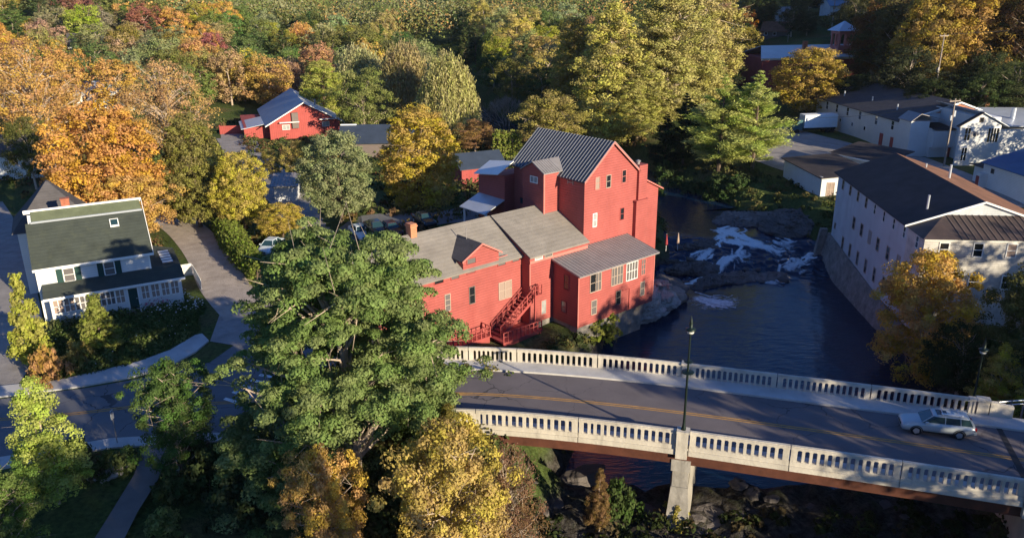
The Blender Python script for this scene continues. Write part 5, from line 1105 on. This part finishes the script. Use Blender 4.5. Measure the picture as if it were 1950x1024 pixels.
tree('near0',350,905,692,168,(.07,.11,.03),'dark green tree in shade left of the crosswalk',name='broadleaf_tree')
tree('near1',112,960,722,185,(.30,.33,.07),'light green young tree glowing in sun at the lower left')
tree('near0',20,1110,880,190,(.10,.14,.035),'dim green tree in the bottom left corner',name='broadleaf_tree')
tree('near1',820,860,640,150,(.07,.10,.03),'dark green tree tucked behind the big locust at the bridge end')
tree('near1',860,945,770,140,(.15,.12,.035),'olive tree between the locust and the yellow maple')
tree('pyr0',66,690,520,85,(.27,.26,.05),'yellow green cone shaped tree at the left corner of the farmhouse')
tree('pyr0',195,665,560,95,(.17,.18,.04),'small feathery tree in front of the farmhouse porch')
tree('bush0',95,725,660,70,(.28,.15,.055),'bush turning red and yellow at the corner of the garden','bush')
tree('bush1',150,700,650,60,(.20,.16,.05),'rusty garden bush right of the red one','bush')
tree('near0',1742,735,487,215,(.42,.25,.06),'yellow tree on the right bank below the white mill')
tree('near1',1890,800,655,130,(.34,.26,.05),'small yellow green tree behind the right end of the bridge')
tree('near0',1945,760,500,190,(.09,.09,.03),'dim olive tree at the right edge below the white mill',name='broadleaf_tree')
tree('loose0',1820,760,620,150,(.05,.06,.02),'dark thicket tree between the two yellow ones on the right bank')
tree('bush2',1130,640,588,110,(.16,.17,.03),'bright bush at the foot of the red annex','bush')
tree('near1',1140,1010,892,62,(.17,.10,.045),'small rust and yellow tree under the bridge left of the pier')
tree('bush1',1175,985,915,80,(.06,.085,.025),'green bush left of the bridge pier','bush')
tree('bush0',1290,1000,950,60,(.26,.22,.04),'yellow weeds growing at the foot of the pier','bush')
tree('maple0',215,452,200,225,OR,'largest orange maple behind the farmhouse')
tree('loose1',262,470,330,150,OR2,'orange maple leaning over the right end of the farmhouse roof')
tree('oval0',382,432,215,115,OLV,'tall olive brown oval tree at the bend of the driveway')
tree('oval1',345,425,285,60,(.10,.09,.03),'darker olive tree hugging the left side of the oval one')
tree('maple1',467,437,290,110,(.34,.27,.055),'round yellow orange maple beside the white garage')
tree('maple2',538,450,388,95,(.36,.26,.055),'low yellow maple in front of the white garage')
tree('maple1',650,425,252,148,(.20,.215,.10),'round sage green tree behind the parked cars')
tree('oval0',802,403,200,150,(.34,.235,.045),'round golden maple with its lower half in shade')
tree('twiggy0',325,300,118,175,(.34,.20,.09),'big tan tree with pale branches left of the barn lane')
tree('twiggy1',85,300,80,190,(.38,.21,.07),'wide orange tan tree at the left above the white houses')
tree('loose2',70,360,225,90,(.10,.10,.03),'shaded green tree below the tan tree at the left')
tree('maple2',170,430,300,90,(.30,.20,.05),'yellow brown tree at the left side of the largest orange maple')
tree('loose0',40,240,100,110,OR,'orange tree behind the wide tan one at the left edge')
tree('loose1',696,270,128,115,(.17,.18,.055),'green tree right behind the red barn')
tree('oval0',620,235,115,85,(.28,.28,.06),'yellow green tree standing over the barn roof')
tree('willow0',855,265,92,125,(.30,.27,.11),'large drooping willow left of the river bend')
tree('willow1',775,240,72,120,(.27,.21,.10),'tan willow behind the large drooping one')
tree('willow0',690,220,80,110,(.30,.28,.14),'silvery willow above the barn')
tree('loose2',905,290,228,80,BRN,'brown leafless looking shrub tree by the dark red shed')
tree('loose0',820,290,240,70,(.10,.13,.04),'dark green tree at the foot of the big willow')
for k,px in enumerate((948,962,976,988)): tree('column0',px,300,246+2*(k%2),17,(.22,.24,.05),'clipped evergreen column beside the tower roof','evergreen',group='evergreen columns')
tree('loose1',1050,300,176,140,(.24,.19,.06),'olive bronze tree behind the tower roof')
tree('tall0',1160,270,10,160,(.34,.29,.085),'yellow green poplar behind the tower, left of the tallest')
tree('tall1',1262,250,-60,170,(.31,.27,.095),'tallest poplar in the middle of the poplar stand')
tree('tall0',1335,215,-70,140,(.33,.27,.10),'tall pale poplar at the right of the poplar stand',yaw=2)
tree('tall1',1095,235,30,110,(.30,.22,.06),'shorter yellow poplar at the left of the poplar stand',yaw=1)
tree('tall0',1215,265,120,120,(.30,.27,.08),'low poplar filling the front of the poplar stand',yaw=4)
tree('pine0',1368,326,138,145,PINE,'left hand tall green pine by the factory yard')
tree('pine1',1432,326,131,140,(.38,.40,.11),'right hand tall green pine by the factory yard')
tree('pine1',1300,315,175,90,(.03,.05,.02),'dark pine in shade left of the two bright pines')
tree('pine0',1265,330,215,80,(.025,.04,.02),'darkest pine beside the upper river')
tree('maple1',1538,225,92,145,(.33,.22,.05),'bronze yellow tree in front of the red hall')
tree('loose0',1418,140,52,60,(.30,.24,.06),'small yellow tree left of the red hall')
tree('loose2',1412,100,14,50,(.42,.13,.03),'orange red tree above the small yellow one')
tree('loose1',1912,205,125,90,(.16,.18,.04),'green tree at the right edge above the workshop roof')
tree('loose0',1840,200,130,90,(.05,.06,.025),'dark tree behind the factory chimney')
tree('loose2',1905,420+150,430,90,(.04,.05,.02),'dark tree in the shade of the white mill front') if 0 else None
bt=PT(965,252); t=thing('bare_tree','pale leafless tree standing near the upper river behind the evergreen columns','tree',tuple(bt)); o=bpy.data.objects.new('branches',BARE); COL.objects.link(o); o.parent=t; o.scale=(1.35,1.35,1.3)
p=PT(340,905); t=thing('birch_stump','pale slender trunk standing in the shrubs by the park path','trunk',tuple(p)); MB().tube((0,0,-.2),(.15,0,1.9),.13,.08,n=8).build('stem','bark_birch',t)
# leaning slim birches left of the sage green tree
for px,yb,yt,w_,lb in ((520,342,285,45,'slim leaning birch left of the sage green tree'),(572,352,268,60,'feathery birch between the barn and the sage green tree')):
    tree('loose2',px,yb,yt,w_,(.26,.20,.06),lb,name='birch_tree')
# hillside on the right, trees one can tell apart
HILL=[(1925,222,118,110,(.07,.08,.03)),(1868,196,95,100,(.06,.07,.03)),(1975,235,120,110,(.05,.06,.025)),(1455,60,10,60,(.05,.06,.025)),(1535,70,22,50,(.045,.055,.025)),(1612,80,20,60,(.06,.05,.025)),(1600,60,-5,60,(.04,.05,.025)),(1510,40,-10,60,(.045,.055,.025)),(1668,165,20,110,(.16,.07,.025)),(1700,175,-10,150,(.09,.075,.03)),(1760,190,-20,140,(.30,.20,.05)),(1840,175,-30,170,(.34,.20,.05)),(1720,215,90,130,(.045,.05,.025)),(1800,150,-30,120,(.24,.13,.035)),(1900,150,-40,120,(.12,.10,.035)),(1945,180,-20,120,(.09,.05,.025)),(1660,150,10,100,(.14,.06,.02)),(1630,230,140,90,(.035,.045,.02)),(1770,240,150,110,(.04,.05,.02)),(1860,235,140,110,(.055,.07,.025)),(1620,110,-20,90,(.06,.06,.025)),(1560,60,-30,80,(.04,.05,.025)),(1440,45,-20,70,(.04,.05,.02)),(1940,240,160,100,(.07,.08,.03)),(1690,120,-40,100,(.12,.08,.03))]
for i,(px,yb,yt,w_,c_) in enumerate(HILL):
    tone='deep green' if max(c_)<.08 else ('russet' if c_[0]>2.2*c_[1] else 'golden brown' if c_[0]>.2 else 'dull olive')
    pl=('beside the far village street' if px<1630 else 'left of the tall utility pole' if px<1770 else 'right of the tall utility pole' if px<1880 else 'at the right edge'); ht='high on' if yb<185 else 'low on'
    tree(('loose0','loose1','maple1','loose2')[i%4],px,yb,yt,w_,c_,'%s tree %s the hillside, %s'%(tone,ht,pl),group='%s trees %s the hillside %s'%(tone,ht,pl))
# the wood across the back, tree by tree, as far as crowns can be told apart
rsF=random.Random(12)
BLD=[(-60,180,22),(-45,190,20),(-26,148,14),(-6,128,8),(85,250,26),(110,255,18),(60,165,25),(80,165,25),(90,150,20),(40,150,16),(55,135,14),(-34,118,6),(-103,205,12),(-124,205,12),(-84,135,10),(-130,320,14),(-45,160,9)]
PALL={'l':[(OR2,'orange'),(TAN,'tan'),(OLV,'olive'),(GR2,'green'),(YG,'yellow green'),(SAGE,'sage'),(GR2,'green'),(OLV,'olive'),(OR2,'orange'),((.24,.22,.07),'olive'),(SAGE,'sage'),((.25,.10,.08),'crimson')],
      'm':[(SAGE,'sage'),(OLV,'olive'),(WIL,'sage'),(GR2,'green'),(TAN,'tan'),(GR,'green'),(SAGE,'sage'),(GR2,'green'),(OR2,'orange'),((.30,.25,.09),'olive'),(YG,'yellow green')],
      'r':[(GR,'green'),(DK,'dark green'),(OLV,'olive'),(DK,'dark green'),((.20,.10,.03),'russet')]}
def where(q,yy):
    row='nearer' if yy<225 else ('middle' if yy<280 else 'farther')
    pl=('left wood above the orange maples' if q<250 else 'left wood between maples and barn' if q<470 else 'wood directly behind the barn' if q<700 else 'wood beyond the willows' if q<1000 else 'wood behind the poplars' if q<1380 else 'wood beyond the red hall')
    return 'in the %s rows, %s'%(row,pl)
WHERE={'l':'at the left of the wood behind the village','m':'in the middle of the wood beyond the barn and the river','r':'in the wood on the right beyond the red hall'}
cnt=0; yy=186.
while yy<345 and cnt<285:
    half=yy*.72; x=-half+rsF.uniform(0,8)
    stp=7.5+yy*.018
    while x<half:
        X_=x+rsF.uniform(-2.5,2.5); Y_=yy+rsF.uniform(-3,3); q=proj((X_,Y_,6))
        ok=-60<q[0]<2010 and q[1]>-70
        d,_,hw=seg_dist(np.array([X_]),np.array([Y_]),CH)
        if d[0]<hw[0]+3: ok=False
        for bx,by,br_ in BLD:
            if (X_-bx)**2+(Y_-by)**2<br_**2: ok=False
        for bx,by,br_ in OCC:
            if (X_-bx)**2+(Y_-by)**2<(br_+2.5)**2: ok=False
        if 1425<q[0]<1640 and Y_<340: ok=False       # the open village street
        if ok and cnt<285:
            side='l' if q[0]<430 else ('m' if q[0]<1380 else 'r'); c_,cn=rsF.choice(PALL[side]); kk=rsF.random()
            kd=('farpine%d'%rsF.randrange(2)) if kk<.16 else ('willow%d'%rsF.randrange(2) if (kk<.3 and side=='m') else 'far%d'%rsF.randrange(4))
            if kd.startswith('farpine'): c_,cn=(.075,.11,.04),'dark green pine'
            H_=rsF.uniform(10,16); R_=rsF.uniform(4.6,7.0) if not kd.startswith('farpine') else rsF.uniform(3.2,4.5)
            c_=tuple(v*rsF.uniform(.8,1.15) for v in c_); wd='tree' if 'pine' not in cn else 'tree'
            plant(kd,(X_,Y_,tz(X_,Y_)-.3),H_,R_,c_,'%s %s %s'%(cn,wd,where(q[0],yy)),'tree','%s trees %s'%(cn,where(q[0],yy)))
            cnt+=1
        x+=stp*rsF.uniform(.85,1.2)
    yy+=stp*.92
# the far off wood that reads as one mass
def mass(name,label,pts,per,cs,rc,cols,kind='stuff'):
    rs=np.random.RandomState(3); n=len(pts); c=np.repeat(np.array(pts),per,0); r=np.repeat(np.array(rc),per); d=rs.normal(size=(n*per,3)); d/=np.linalg.norm(d,axis=1,keepdims=True); d[:,2]=np.abs(d[:,2])*1.0-.15
    p=c+d*(r*rs.rand(n*per)**.3)[:,None]; v,f=cards(p,d+rs.normal(size=d.shape)*.5,cs,1.5,rs)
    col=np.repeat(np.array(cols),per,0); col=(col*.92+col.mean(1,keepdims=True)*.08)*(1.05+.5*rs.rand(n*per))[:,None]; me_=npmesh(name,v,f,'foliage_mass',np.concatenate([col,np.ones((n*per,1))],1))
    o=bpy.data.objects.new(name,me_); COL.objects.link(o); tag(o,label,'undergrowth' if 'under' in name or 'weeds' in name else 'woods',kind='stuff'); return o
mt,n_,l_,b_=newmat('foliage_mass'); n_.remove(b_); at=n_.new('ShaderNodeAttribute'); at.attribute_name='var'; d_=n_.new('ShaderNodeBsdfDiffuse'); t_=n_.new('ShaderNodeBsdfTranslucent'); m_=n_.new('ShaderNodeMixShader'); m_.inputs[0].default_value=.2
l_.new(at.outputs['Color'],d_.inputs[0]); l_.new(at.outputs['Color'],t_.inputs[0]); l_.new(d_.outputs[0],m_.inputs[1]); l_.new(t_.outputs[0],m_.inputs[2]); l_.new(m_.outputs[0],n_['Material Output'].inputs[0])
rs=np.random.RandomState(8); pts=[];rc=[];cols=[]
pal=[OR2,SAGE,OLV,GR2,GR2,GR,SAGE,(.20,.20,.09),OLV,GR2]; palr=[GR,DK,DK,(.12,.09,.04),OLV]
for i in range(3900):
    Y_=340+900*rs.rand()**1.6; X_=(rs.rand()*2-1)*(Y_*.74); 
    pts.append((X_,Y_,0)); R_=5.5+3.5*rs.rand()+Y_*.004; rc.append(R_)
    q=X_/Y_; c_=(palr if q>.27 else pal)[rs.randint(5 if q>.27 else 10)]; cols.append(c_)
zz=terr(np.array([p[0] for p in pts]),np.array([p[1] for p in pts])); pts=[(p[0],p[1],z+5+4*rs.rand()) for p,z in zip(pts,zz)]
mass('far_woods','distant autumn woods rising to the top of the picture',pts,110,.5,rc,cols)
# undergrowth on the banks and under the trees
def scatter(n,test,rmin,rmax,pal_,seed,bounds):
    rs=np.random.RandomState(seed); P_=[];r_=[];c_=[]; x0,x1,y0,y1=bounds; X_=x0+(x1-x0)*rs.rand(n);Y_=y0+(y1-y0)*rs.rand(n); Z_=terr(X_,Y_); d,_,hw=seg_dist(X_,Y_,CH); e=d-hw
    for x,y,z,ee in zip(X_,Y_,Z_,e):
        if test(x,y,z,ee):
            r=rmin+(rmax-rmin)*rs.rand()**2; P_.append((x,y,z+r*.1)); r_.append(r); c_.append(np.array(pal_[rs.randint(len(pal_))])*(.7+.6*rs.rand()))
    return P_,r_,c_
def inred(x,y):
    u=(x-6.79)*.7665+(y-76.5)*.642; w_=-(x-6.79)*.642+(y-76.5)*.7665; return -22<u<18.5 and 0<w_<17
def onroad(x,y,pad=0):
    for r,wd in zip(ROADS,RW):
        d,_,_=seg_dist(np.array([x]),np.array([y]),r)
        if d[0]<wd*.62+pad: return True
    return False
UG=[(.05,.07,.02),(.07,.085,.025),(.09,.08,.03),(.04,.055,.02),(.11,.10,.035)]
a,b,c=scatter(3000,lambda x,y,z,e: e>1.2 and e<12 and z>-6.6 and not inred(x,y) and not (x>38 and 75<y<110 and x<60) and not(14<x<30 and 84<y<99),.35,1.3,UG,31,(-16,60,58,150))
a2,b2,c2=scatter(1500,lambda x,y,z,e: z>-6.75 and rs.rand()<.55,.3,1.1,[(.025,.035,.012),(.035,.045,.014),(.045,.035,.018)],32,(-6,36,30,49))  # darker palette: the deep shade under the bridge is put into the colour
a3,b3,c3=scatter(1400,lambda x,y,z,e: e>1 and not onroad(x,y,1),.3,1.3,UG,33,(-12,0,30,52))
mass('undergrowth','low weeds and brambles along the river banks and under the bridge',a+a2+a3,46,.17,b+b2+b3,c+c2+c3)
a,b,c=scatter(2600,lambda x,y,z,e: not onroad(x,y,1.5) and e>3 and not inred(x,y) and not(-50<x<-28 and 68<y<92),.4,1.8,[(.05,.07,.02),(.08,.09,.03),(.12,.09,.03),(.10,.06,.03)],35,(-100,30,92,190))
mass('undergrowth','low shrubs and long grass between the trees of the village',a,40,.24,b,c)
# farmhouse garden
def inpoly(x,y,pl):
    k=False; n=len(pl)
    for i in range(n):
        x0,y0=pl[i];x1,y1=pl[(i+1)%n]
        if (y0>y)!=(y1>y) and x<(x1-x0)*(y-y0)/(y1-y0)+x0: k=not k
    return k
GP=[tuple(P(*q,.2)[:2]) for q in ((75,705),(95,640),(120,600),(255,590),(350,560),(370,600),(375,625),(330,655),(250,690),(170,706),(110,715))]
a,b,c=scatter(2600,lambda x,y,z,e: inpoly(x,y,GP),.3,1.15,[(.05,.08,.02),(.06,.085,.02),(.08,.11,.03),(.11,.13,.04)],36,(-42,-26,58,78))
mass('undergrowth','leafy garden plants filling the bed in front of the farmhouse',a,50,.11,b,c)
def flowers(name,label,poly,n,m,hz,sz,seed):
    rs=random.Random(seed); mb=MB(); xs=[p[0] for p in poly]; ys=[p[1] for p in poly]; k=0
    while k<n:
        x=rs.uniform(min(xs),max(xs)); y=rs.uniform(min(ys),max(ys))
        if not inpoly(x,y,poly): continue
        z=tz(x,y)+rs.uniform(*hz); s=rs.uniform(*sz); mb.tube((x,y,z-s*.3),(x,y,z+s*.3),s*.5,s*.8,n=5); k+=1
    o=mb.build(name,m); tag(o,label,'flowers',kind='stuff'); return o
FP=[tuple(P(*q,.6)[:2]) for q in ((270,600),(262,580),(350,555),(390,575),(385,590),(340,598))]
flowers('white_flowers','white flower heads along the right part of the porch',FP,150,'flower_white',(.5,1.2),(.05,.12),1)
flowers('pink_flowers','dark pink flowers under the porch windows',[tuple(P(*q,.8)[:2]) for q in ((275,588),(275,572),(320,562),(322,578))],90,'flower_pink',(.7,1.2),(.05,.11),2)
flowers('white_flowers','sparse pale flowers scattered in the farmhouse garden bed',GP,60,'flower_white',(.4,.9),(.03,.07),3)
FP2=[tuple(H.W(*q)[:2]) for q in ((-11.8,-1.3,0),(-5.3,-1.3,0),(-5.3,-.3,0),(-11.8,-.3,0))]
a,b,c=scatter(900,lambda x,y,z,e: inpoly(x,y,FP2),.5,.85,[(.05,.08,.02),(.07,.10,.03),(.09,.10,.04)],38,(-48,-28,64,80))
mass('undergrowth','shrubs in front of the left part of the porch',[(p_[0],p_[1],p_[2]+.5) for p_ in a],50,.11,b,c)
a,b,c=scatter(500,lambda x,y,z,e: inpoly(x,y,FP),.4,.9,[(.05,.08,.02),(.06,.09,.03)],37,(-32,-20,66,80))
mass('undergrowth','rose bushes below the porch windows',a,50,.11,b,c)
# clipped hedge along the driveway
hd=thing('hedge','long trimmed green hedge along the right side of the driveway','hedge',tuple(P(470,490,0)))
HPt=[P(430,440,0),P(445,470,0),P(470,505,0),P(510,540,0)]; rs=np.random.RandomState(40); q=[]
for i in range(3):
    for k in range(700):
        t=rs.rand(); s_=HPt[i]*(1-t)+HPt[i+1]*t; a_=rs.rand()*PI; q.append(s_+np.array([1.5*math.cos(a_)+rs.normal()*.12,.3*rs.normal(),abs(math.sin(a_))**.5*1.9+rs.normal()*.1]))
q=np.array(q)-np.array(hd.location); q=np.repeat(q,6,0)+rs.normal(size=(len(q)*6,3))*.16; nn=rs.normal(size=q.shape)+[0,0,.5]; v,f=cards(q,nn,.15,1.5,rs)
o=bpy.data.objects.new('leaves',npmesh('hedge',v,f,'foliage',np.stack([rs.rand(len(q))]*3+[np.ones(len(q))],1))); COL.objects.link(o); o.parent=hd; o.color=(.13,.15,.03,1)
core=MB()
for i in range(3):
    a_,b_2=HPt[i]-np.array(hd.location),HPt[i+1]-np.array(hd.location); core.hexa([tuple(a_+[-1.2,0,-.2]),tuple(a_+[1.2,0,-.2]),tuple(b_2+[1.2,0,-.2]),tuple(b_2+[-1.2,0,-.2])],[tuple(a_+[-1.,0,1.6]),tuple(a_+[1.,0,1.6]),tuple(b_2+[1.,0,1.6]),tuple(b_2+[-1.,0,1.6])])
core.build('core','bark',hd)
for i,(px,yb,w_,h_) in enumerate(((1262,352,60,45),(1290,372,50,35),(1322,378,60,38),(1350,392,50,30),(1372,372,60,38),(1250,385,40,35),(1400,365,60,30))):
    lb=('dark alder bush nearest the mill chimney on the upper river bank','small dark bush overhanging the upper river','dark bush at the lip of the upper river','low bush at the left edge of the rock ledge','bush on the grass slope above the rock ledge','dark bush against the rear wall of the red mill','bush on the grass slope below the two pines')[i]
    tree('bush%d'%(i%3),px,yb,yb-h_,w_,(.05,.075,.025),lb,'bush')
# park shrubs left bottom
for i,(px,yb,w_,h_,c_) in enumerate(((215,900,70,45,(.07,.09,.03)),(180,905,60,40,(.09,.08,.04)),(245,880,50,30,(.06,.08,.03)),(330,960,90,60,(.05,.07,.025)),(400,930,110,80,(.05,.065,.025)),(450,1000,120,80,(.05,.07,.03)),(310,1020,90,50,(.14,.16,.05)),(370,880,80,50,(.10,.06,.04)),(150,880,60,50,(.05,.07,.03)))):
    lb=('low dark bush nearest the crosswalk end of the stone edged bed','leftmost dark bush of the stone edged bed','small dark bush at the top of the park path','dark bush just right of the park path','wide dark bush under the dark green tree','dark bush under the left boughs of the locust','pale green bush at the very bottom beside the path','reddish bush beside the pale birch stem','dark bush under the bright young tree')[i]
    tree('bush%d'%(i%3),px,yb,yb-h_,w_,c_,lb,'bush')
# ------------------------------------------------------------------ rocks
def ledge(seed,pos,sx,sy,sz,yaw,m,label):
    import bmesh
    bm=bmesh.new(); bmesh.ops.create_icosphere(bm,subdivisions=6,radius=1); V=np.array([v.co[:] for v in bm.verts])*[sx,sy,sz]
    c_,s_=math.cos(yaw),math.sin(yaw); V=np.stack([V[:,0]*c_-V[:,1]*s_,V[:,0]*s_+V[:,1]*c_,V[:,2]],1)
    h=fbm(V[:,0],V[:,1]*1.6,seed,6,.09); st=np.floor((V[:,2]+h*.5)/.35)*.35; V[:,2]=V[:,2]*.5+st*.5+np.abs(fbm(V[:,0]*1.3,V[:,1],seed+3,4,.35))*.28; V[:,0]+=.5*fbm(V[:,1],V[:,2]*3,seed+1,5,.12); V[:,1]+=.5*fbm(V[:,0],V[:,2]*3,seed+2,5,.12)
    for v,q in zip(bm.verts,V): v.co=q
    me_=bpy.data.meshes.new('rock_ledge'); bm.to_mesh(me_); bm.free(); me_.materials.append(MATS[m]); o=bpy.data.objects.new('rock_ledge',me_); COL.objects.link(o); o.location=pos; return tag(o,label,'rock')
def rock(seed,sx,sy,sz,m,name='rock'):
    rs=np.random.RandomState(seed); import bmesh
    bm=bmesh.new(); bmesh.ops.create_icosphere(bm,subdivisions=5,radius=1)
    pl=[(Vector(rs.normal(size=3)).normalized(),.62+.3*rs.rand()) for _ in range(16)]
    for v in bm.verts:
        c=v.co.copy()
        for n_2,d in pl:
            k=c.dot(n_2)-d
            if k>0: c-=n_2*k*.9
        q=sum(.5**o*math.sin(9*2**o*.7*(c.x+.3*c.z)+seed+o)*math.sin(8*2**o*.7*(c.y-.4*c.x)+2*o+seed) for o in range(4)); c*=1+.075*q; c.z=round(c.z*7+.25*q)/7*.35+c.z*.65; v.co=(c.x*sx,c.y*sy,c.z*sz)
    me_=bpy.data.meshes.new(name); bm.to_mesh(me_); bm.free(); me_.materials.append(MATS[m]); return me_
RK=[rock(i,1,1,.6,m) for i,m in enumerate(('rock_dark','rock','rock_dark','rock_pale','rock_dark'))]
def put_rock(i,p,s,yaw,label,group=None,name='boulder'):
    o=bpy.data.objects.new(name,RK[i]); COL.objects.link(o); o.location=p; o.scale=s; o.rotation_euler=(0,0,yaw); tag(o,label,'rock',group); return o
def on(px,py,z): q=P(px,py,z); return (q[0],q[1],z)
ledge(1,on(1432,425,-5.1),6.5,4.5,1.5,.2,'rock_brown','broad flat rock ledge on the bank above the rapids'); ledge(2,on(1505,430,-4.6),6,5,1.9,.9,'rock_dark','dark rock shelf at the right above the rapids')
ledge(3,on(1425,534,-7.15),6.5,1.5,.8,.12,'rock_brown','long dark rock bar in the middle of the rapids'); ledge(4,on(1360,540,-7.2),4,2.0,.9,.5,'rock_dark','dark rock at the lower left of the rapids')
ledge(5,on(1325,512,-6.7),4.5,2.2,.8,.2,'rock_dark','dark rock slab at the left of the rapids'); ledge(6,on(1475,506,-6.75),4,1.2,.55,.1,'rock_dark','low dark rock at the right of the rapids'); ledge(7,on(1385,498,-6.35),2.6,.8,.5,.4,'rock_dark','black rock splitting the white water at the centre of the rapids'); ledge(8,on(1340,468,-5.4),5,1.3,.6,.1,'rock_dark','dark ledge along the top left of the rapids')
rsR=random.Random(9)
for k in range(14):
    px=rsR.uniform(1300,1560); py=rsR.uniform(462,545)
    if py>540-abs(px-1420)*.1 and px>1450: continue
    z=-6.9+2.2*max(0,min(1,(545-py)/80)); s=rsR.uniform(.3,.85); put_rock(rsR.choice((0,2,4,0)),on(px,py,z-.2),(s*1.4,s,s*.9),rsR.random()*6,'dark boulder breaking the white water of the rapids','boulders in the rapids')
# sunlit stone bank at the right of the red mill
q=R.W(13.2,3.2,-5.4); ledge(21,tuple(q),3.0,2.6,2.6,rad(40),'rock_pale','pale sunlit rock face below the right corner of the red mill'); q=R.W(17,3.8,-6.0); ledge(22,tuple(q),3.0,2.4,2.4,rad(50),'rock_pale','pale rock below the parasols')
for (u,w_,z,s,i,lb) in ((20,4.6,-6.3,(2.8,2.4,2.4),1,'brown rock at the water end of the red mill bank'),(11.4,4.5,-5.0,(2.6,3.0,3.2),3,'pale rock under the annex corner'),(15,7,-4.4,(4,3,2.6),1,'rock shoulder behind the annex'),(23,7,-6.6,(3,3,2.2),0,'dark rock where the bank meets the rapids')):
    q=R.W(u,w_,z); put_rock(i,tuple(q),s,rad(40)+.2*i,lb,name='bank_rock')
for k in range(46):
    px=rsR.uniform(1000,1900); py=rsR.uniform(905,1022); 
    if px<1230 and rsR.random()<.5: continue
    p=PT(px,py); s=rsR.uniform(.15,.75); put_rock(rsR.choice((0,2,2,0)),(p.x,p.y,p.z-.03),(s*1.3,s,s*.6),rsR.random()*6,'boulder on the stony river bed, painted dark with bridge shade','boulders on the river bed')  # dark rock only: the shade under the bridge is put into the colour
put_rock(2,on(1110,905,-6.4),(2.2,1.5,.9),.4,'large grey rock under the bridge left of the bushes'); put_rock(0,on(1245,985,-6.4),(1.8,1.6,.8),.9,'rubble painted dark with bridge shade left of the pier foot')  # darkened like the boulders: bridge shade put into the rock colour
put_rock(0,on(1340,985,-6.5),(2.4,1.5,1.0),.2,'rock ledge right of the bridge pier foot')
for k,(px,py) in enumerate(((178,912),(195,905),(212,898),(228,892),(243,885),(252,875),(222,905),(202,915))):
    p=PT(px,py); put_rock(3,(p.x,p.y,p.z+.1),(.5,.35,.35),k*.7,'stone edging the planting bed beside the park path','stones of the park bed')
# unseen trees added right of and behind the camera to cast shade
def shade(t,s,H_,R_,i,kd=None):
    x=.724*t-.69*s; y=.69*t+.724*s; plant(kd or 'far%d'%(i%4),(x,y,tz(x,y)-.3),H_,R_,(.12,.10,.03),'unseen tree added on the sunny side to shade the scene','tree','unseen trees added for shade')
SH=[(t,-20,16.6) for t in (51,55,63,67.5,72)]+[(77,-20,14.6),(85.5,-20,16.8),(91,-20,17.2)]+[(t,-20,15.5) for t in (98,106)]+[(t,-30,17.2) for t in (69,74)]+[(t,-30,16.2) for t in (80,87)]+[(t,14,15) for t in (128,134,140,146,152,158)]+[(t,-24,22.8) for t in (-14,-8,-3,2,7,12,16)]+[(t,-34,25) for t in (-10,-4,3,9,14)]
for i,(t,s_,top) in enumerate(SH):
    x=.724*t-.69*s_; y=.69*t+.724*s_; z=tz(x,y); shade(t,s_,top-z,4.6,i)

# ------------------------------------------------------------------ thin air
HZ=MB().box((-5200,-2600,-14),(5200,7600,175))
mt=bpy.data.materials.new('haze'); mt.use_nodes=True; n=mt.node_tree.nodes; l=mt.node_tree.links; n.remove(n['Principled BSDF']); MATS['haze']=mt
pv=n.new('ShaderNodeVolumePrincipled'); pv.inputs['Color'].default_value=(.80,.88,1,1); pv.inputs['Density'].default_value=.00005; pv.inputs['Anisotropy'].default_value=.2; l.new(pv.outputs[0],n['Material Output'].inputs['Volume'])
o=HZ.build('haze','haze'); tag(o,'thin autumn haze over the valley','haze',kind='stuff')
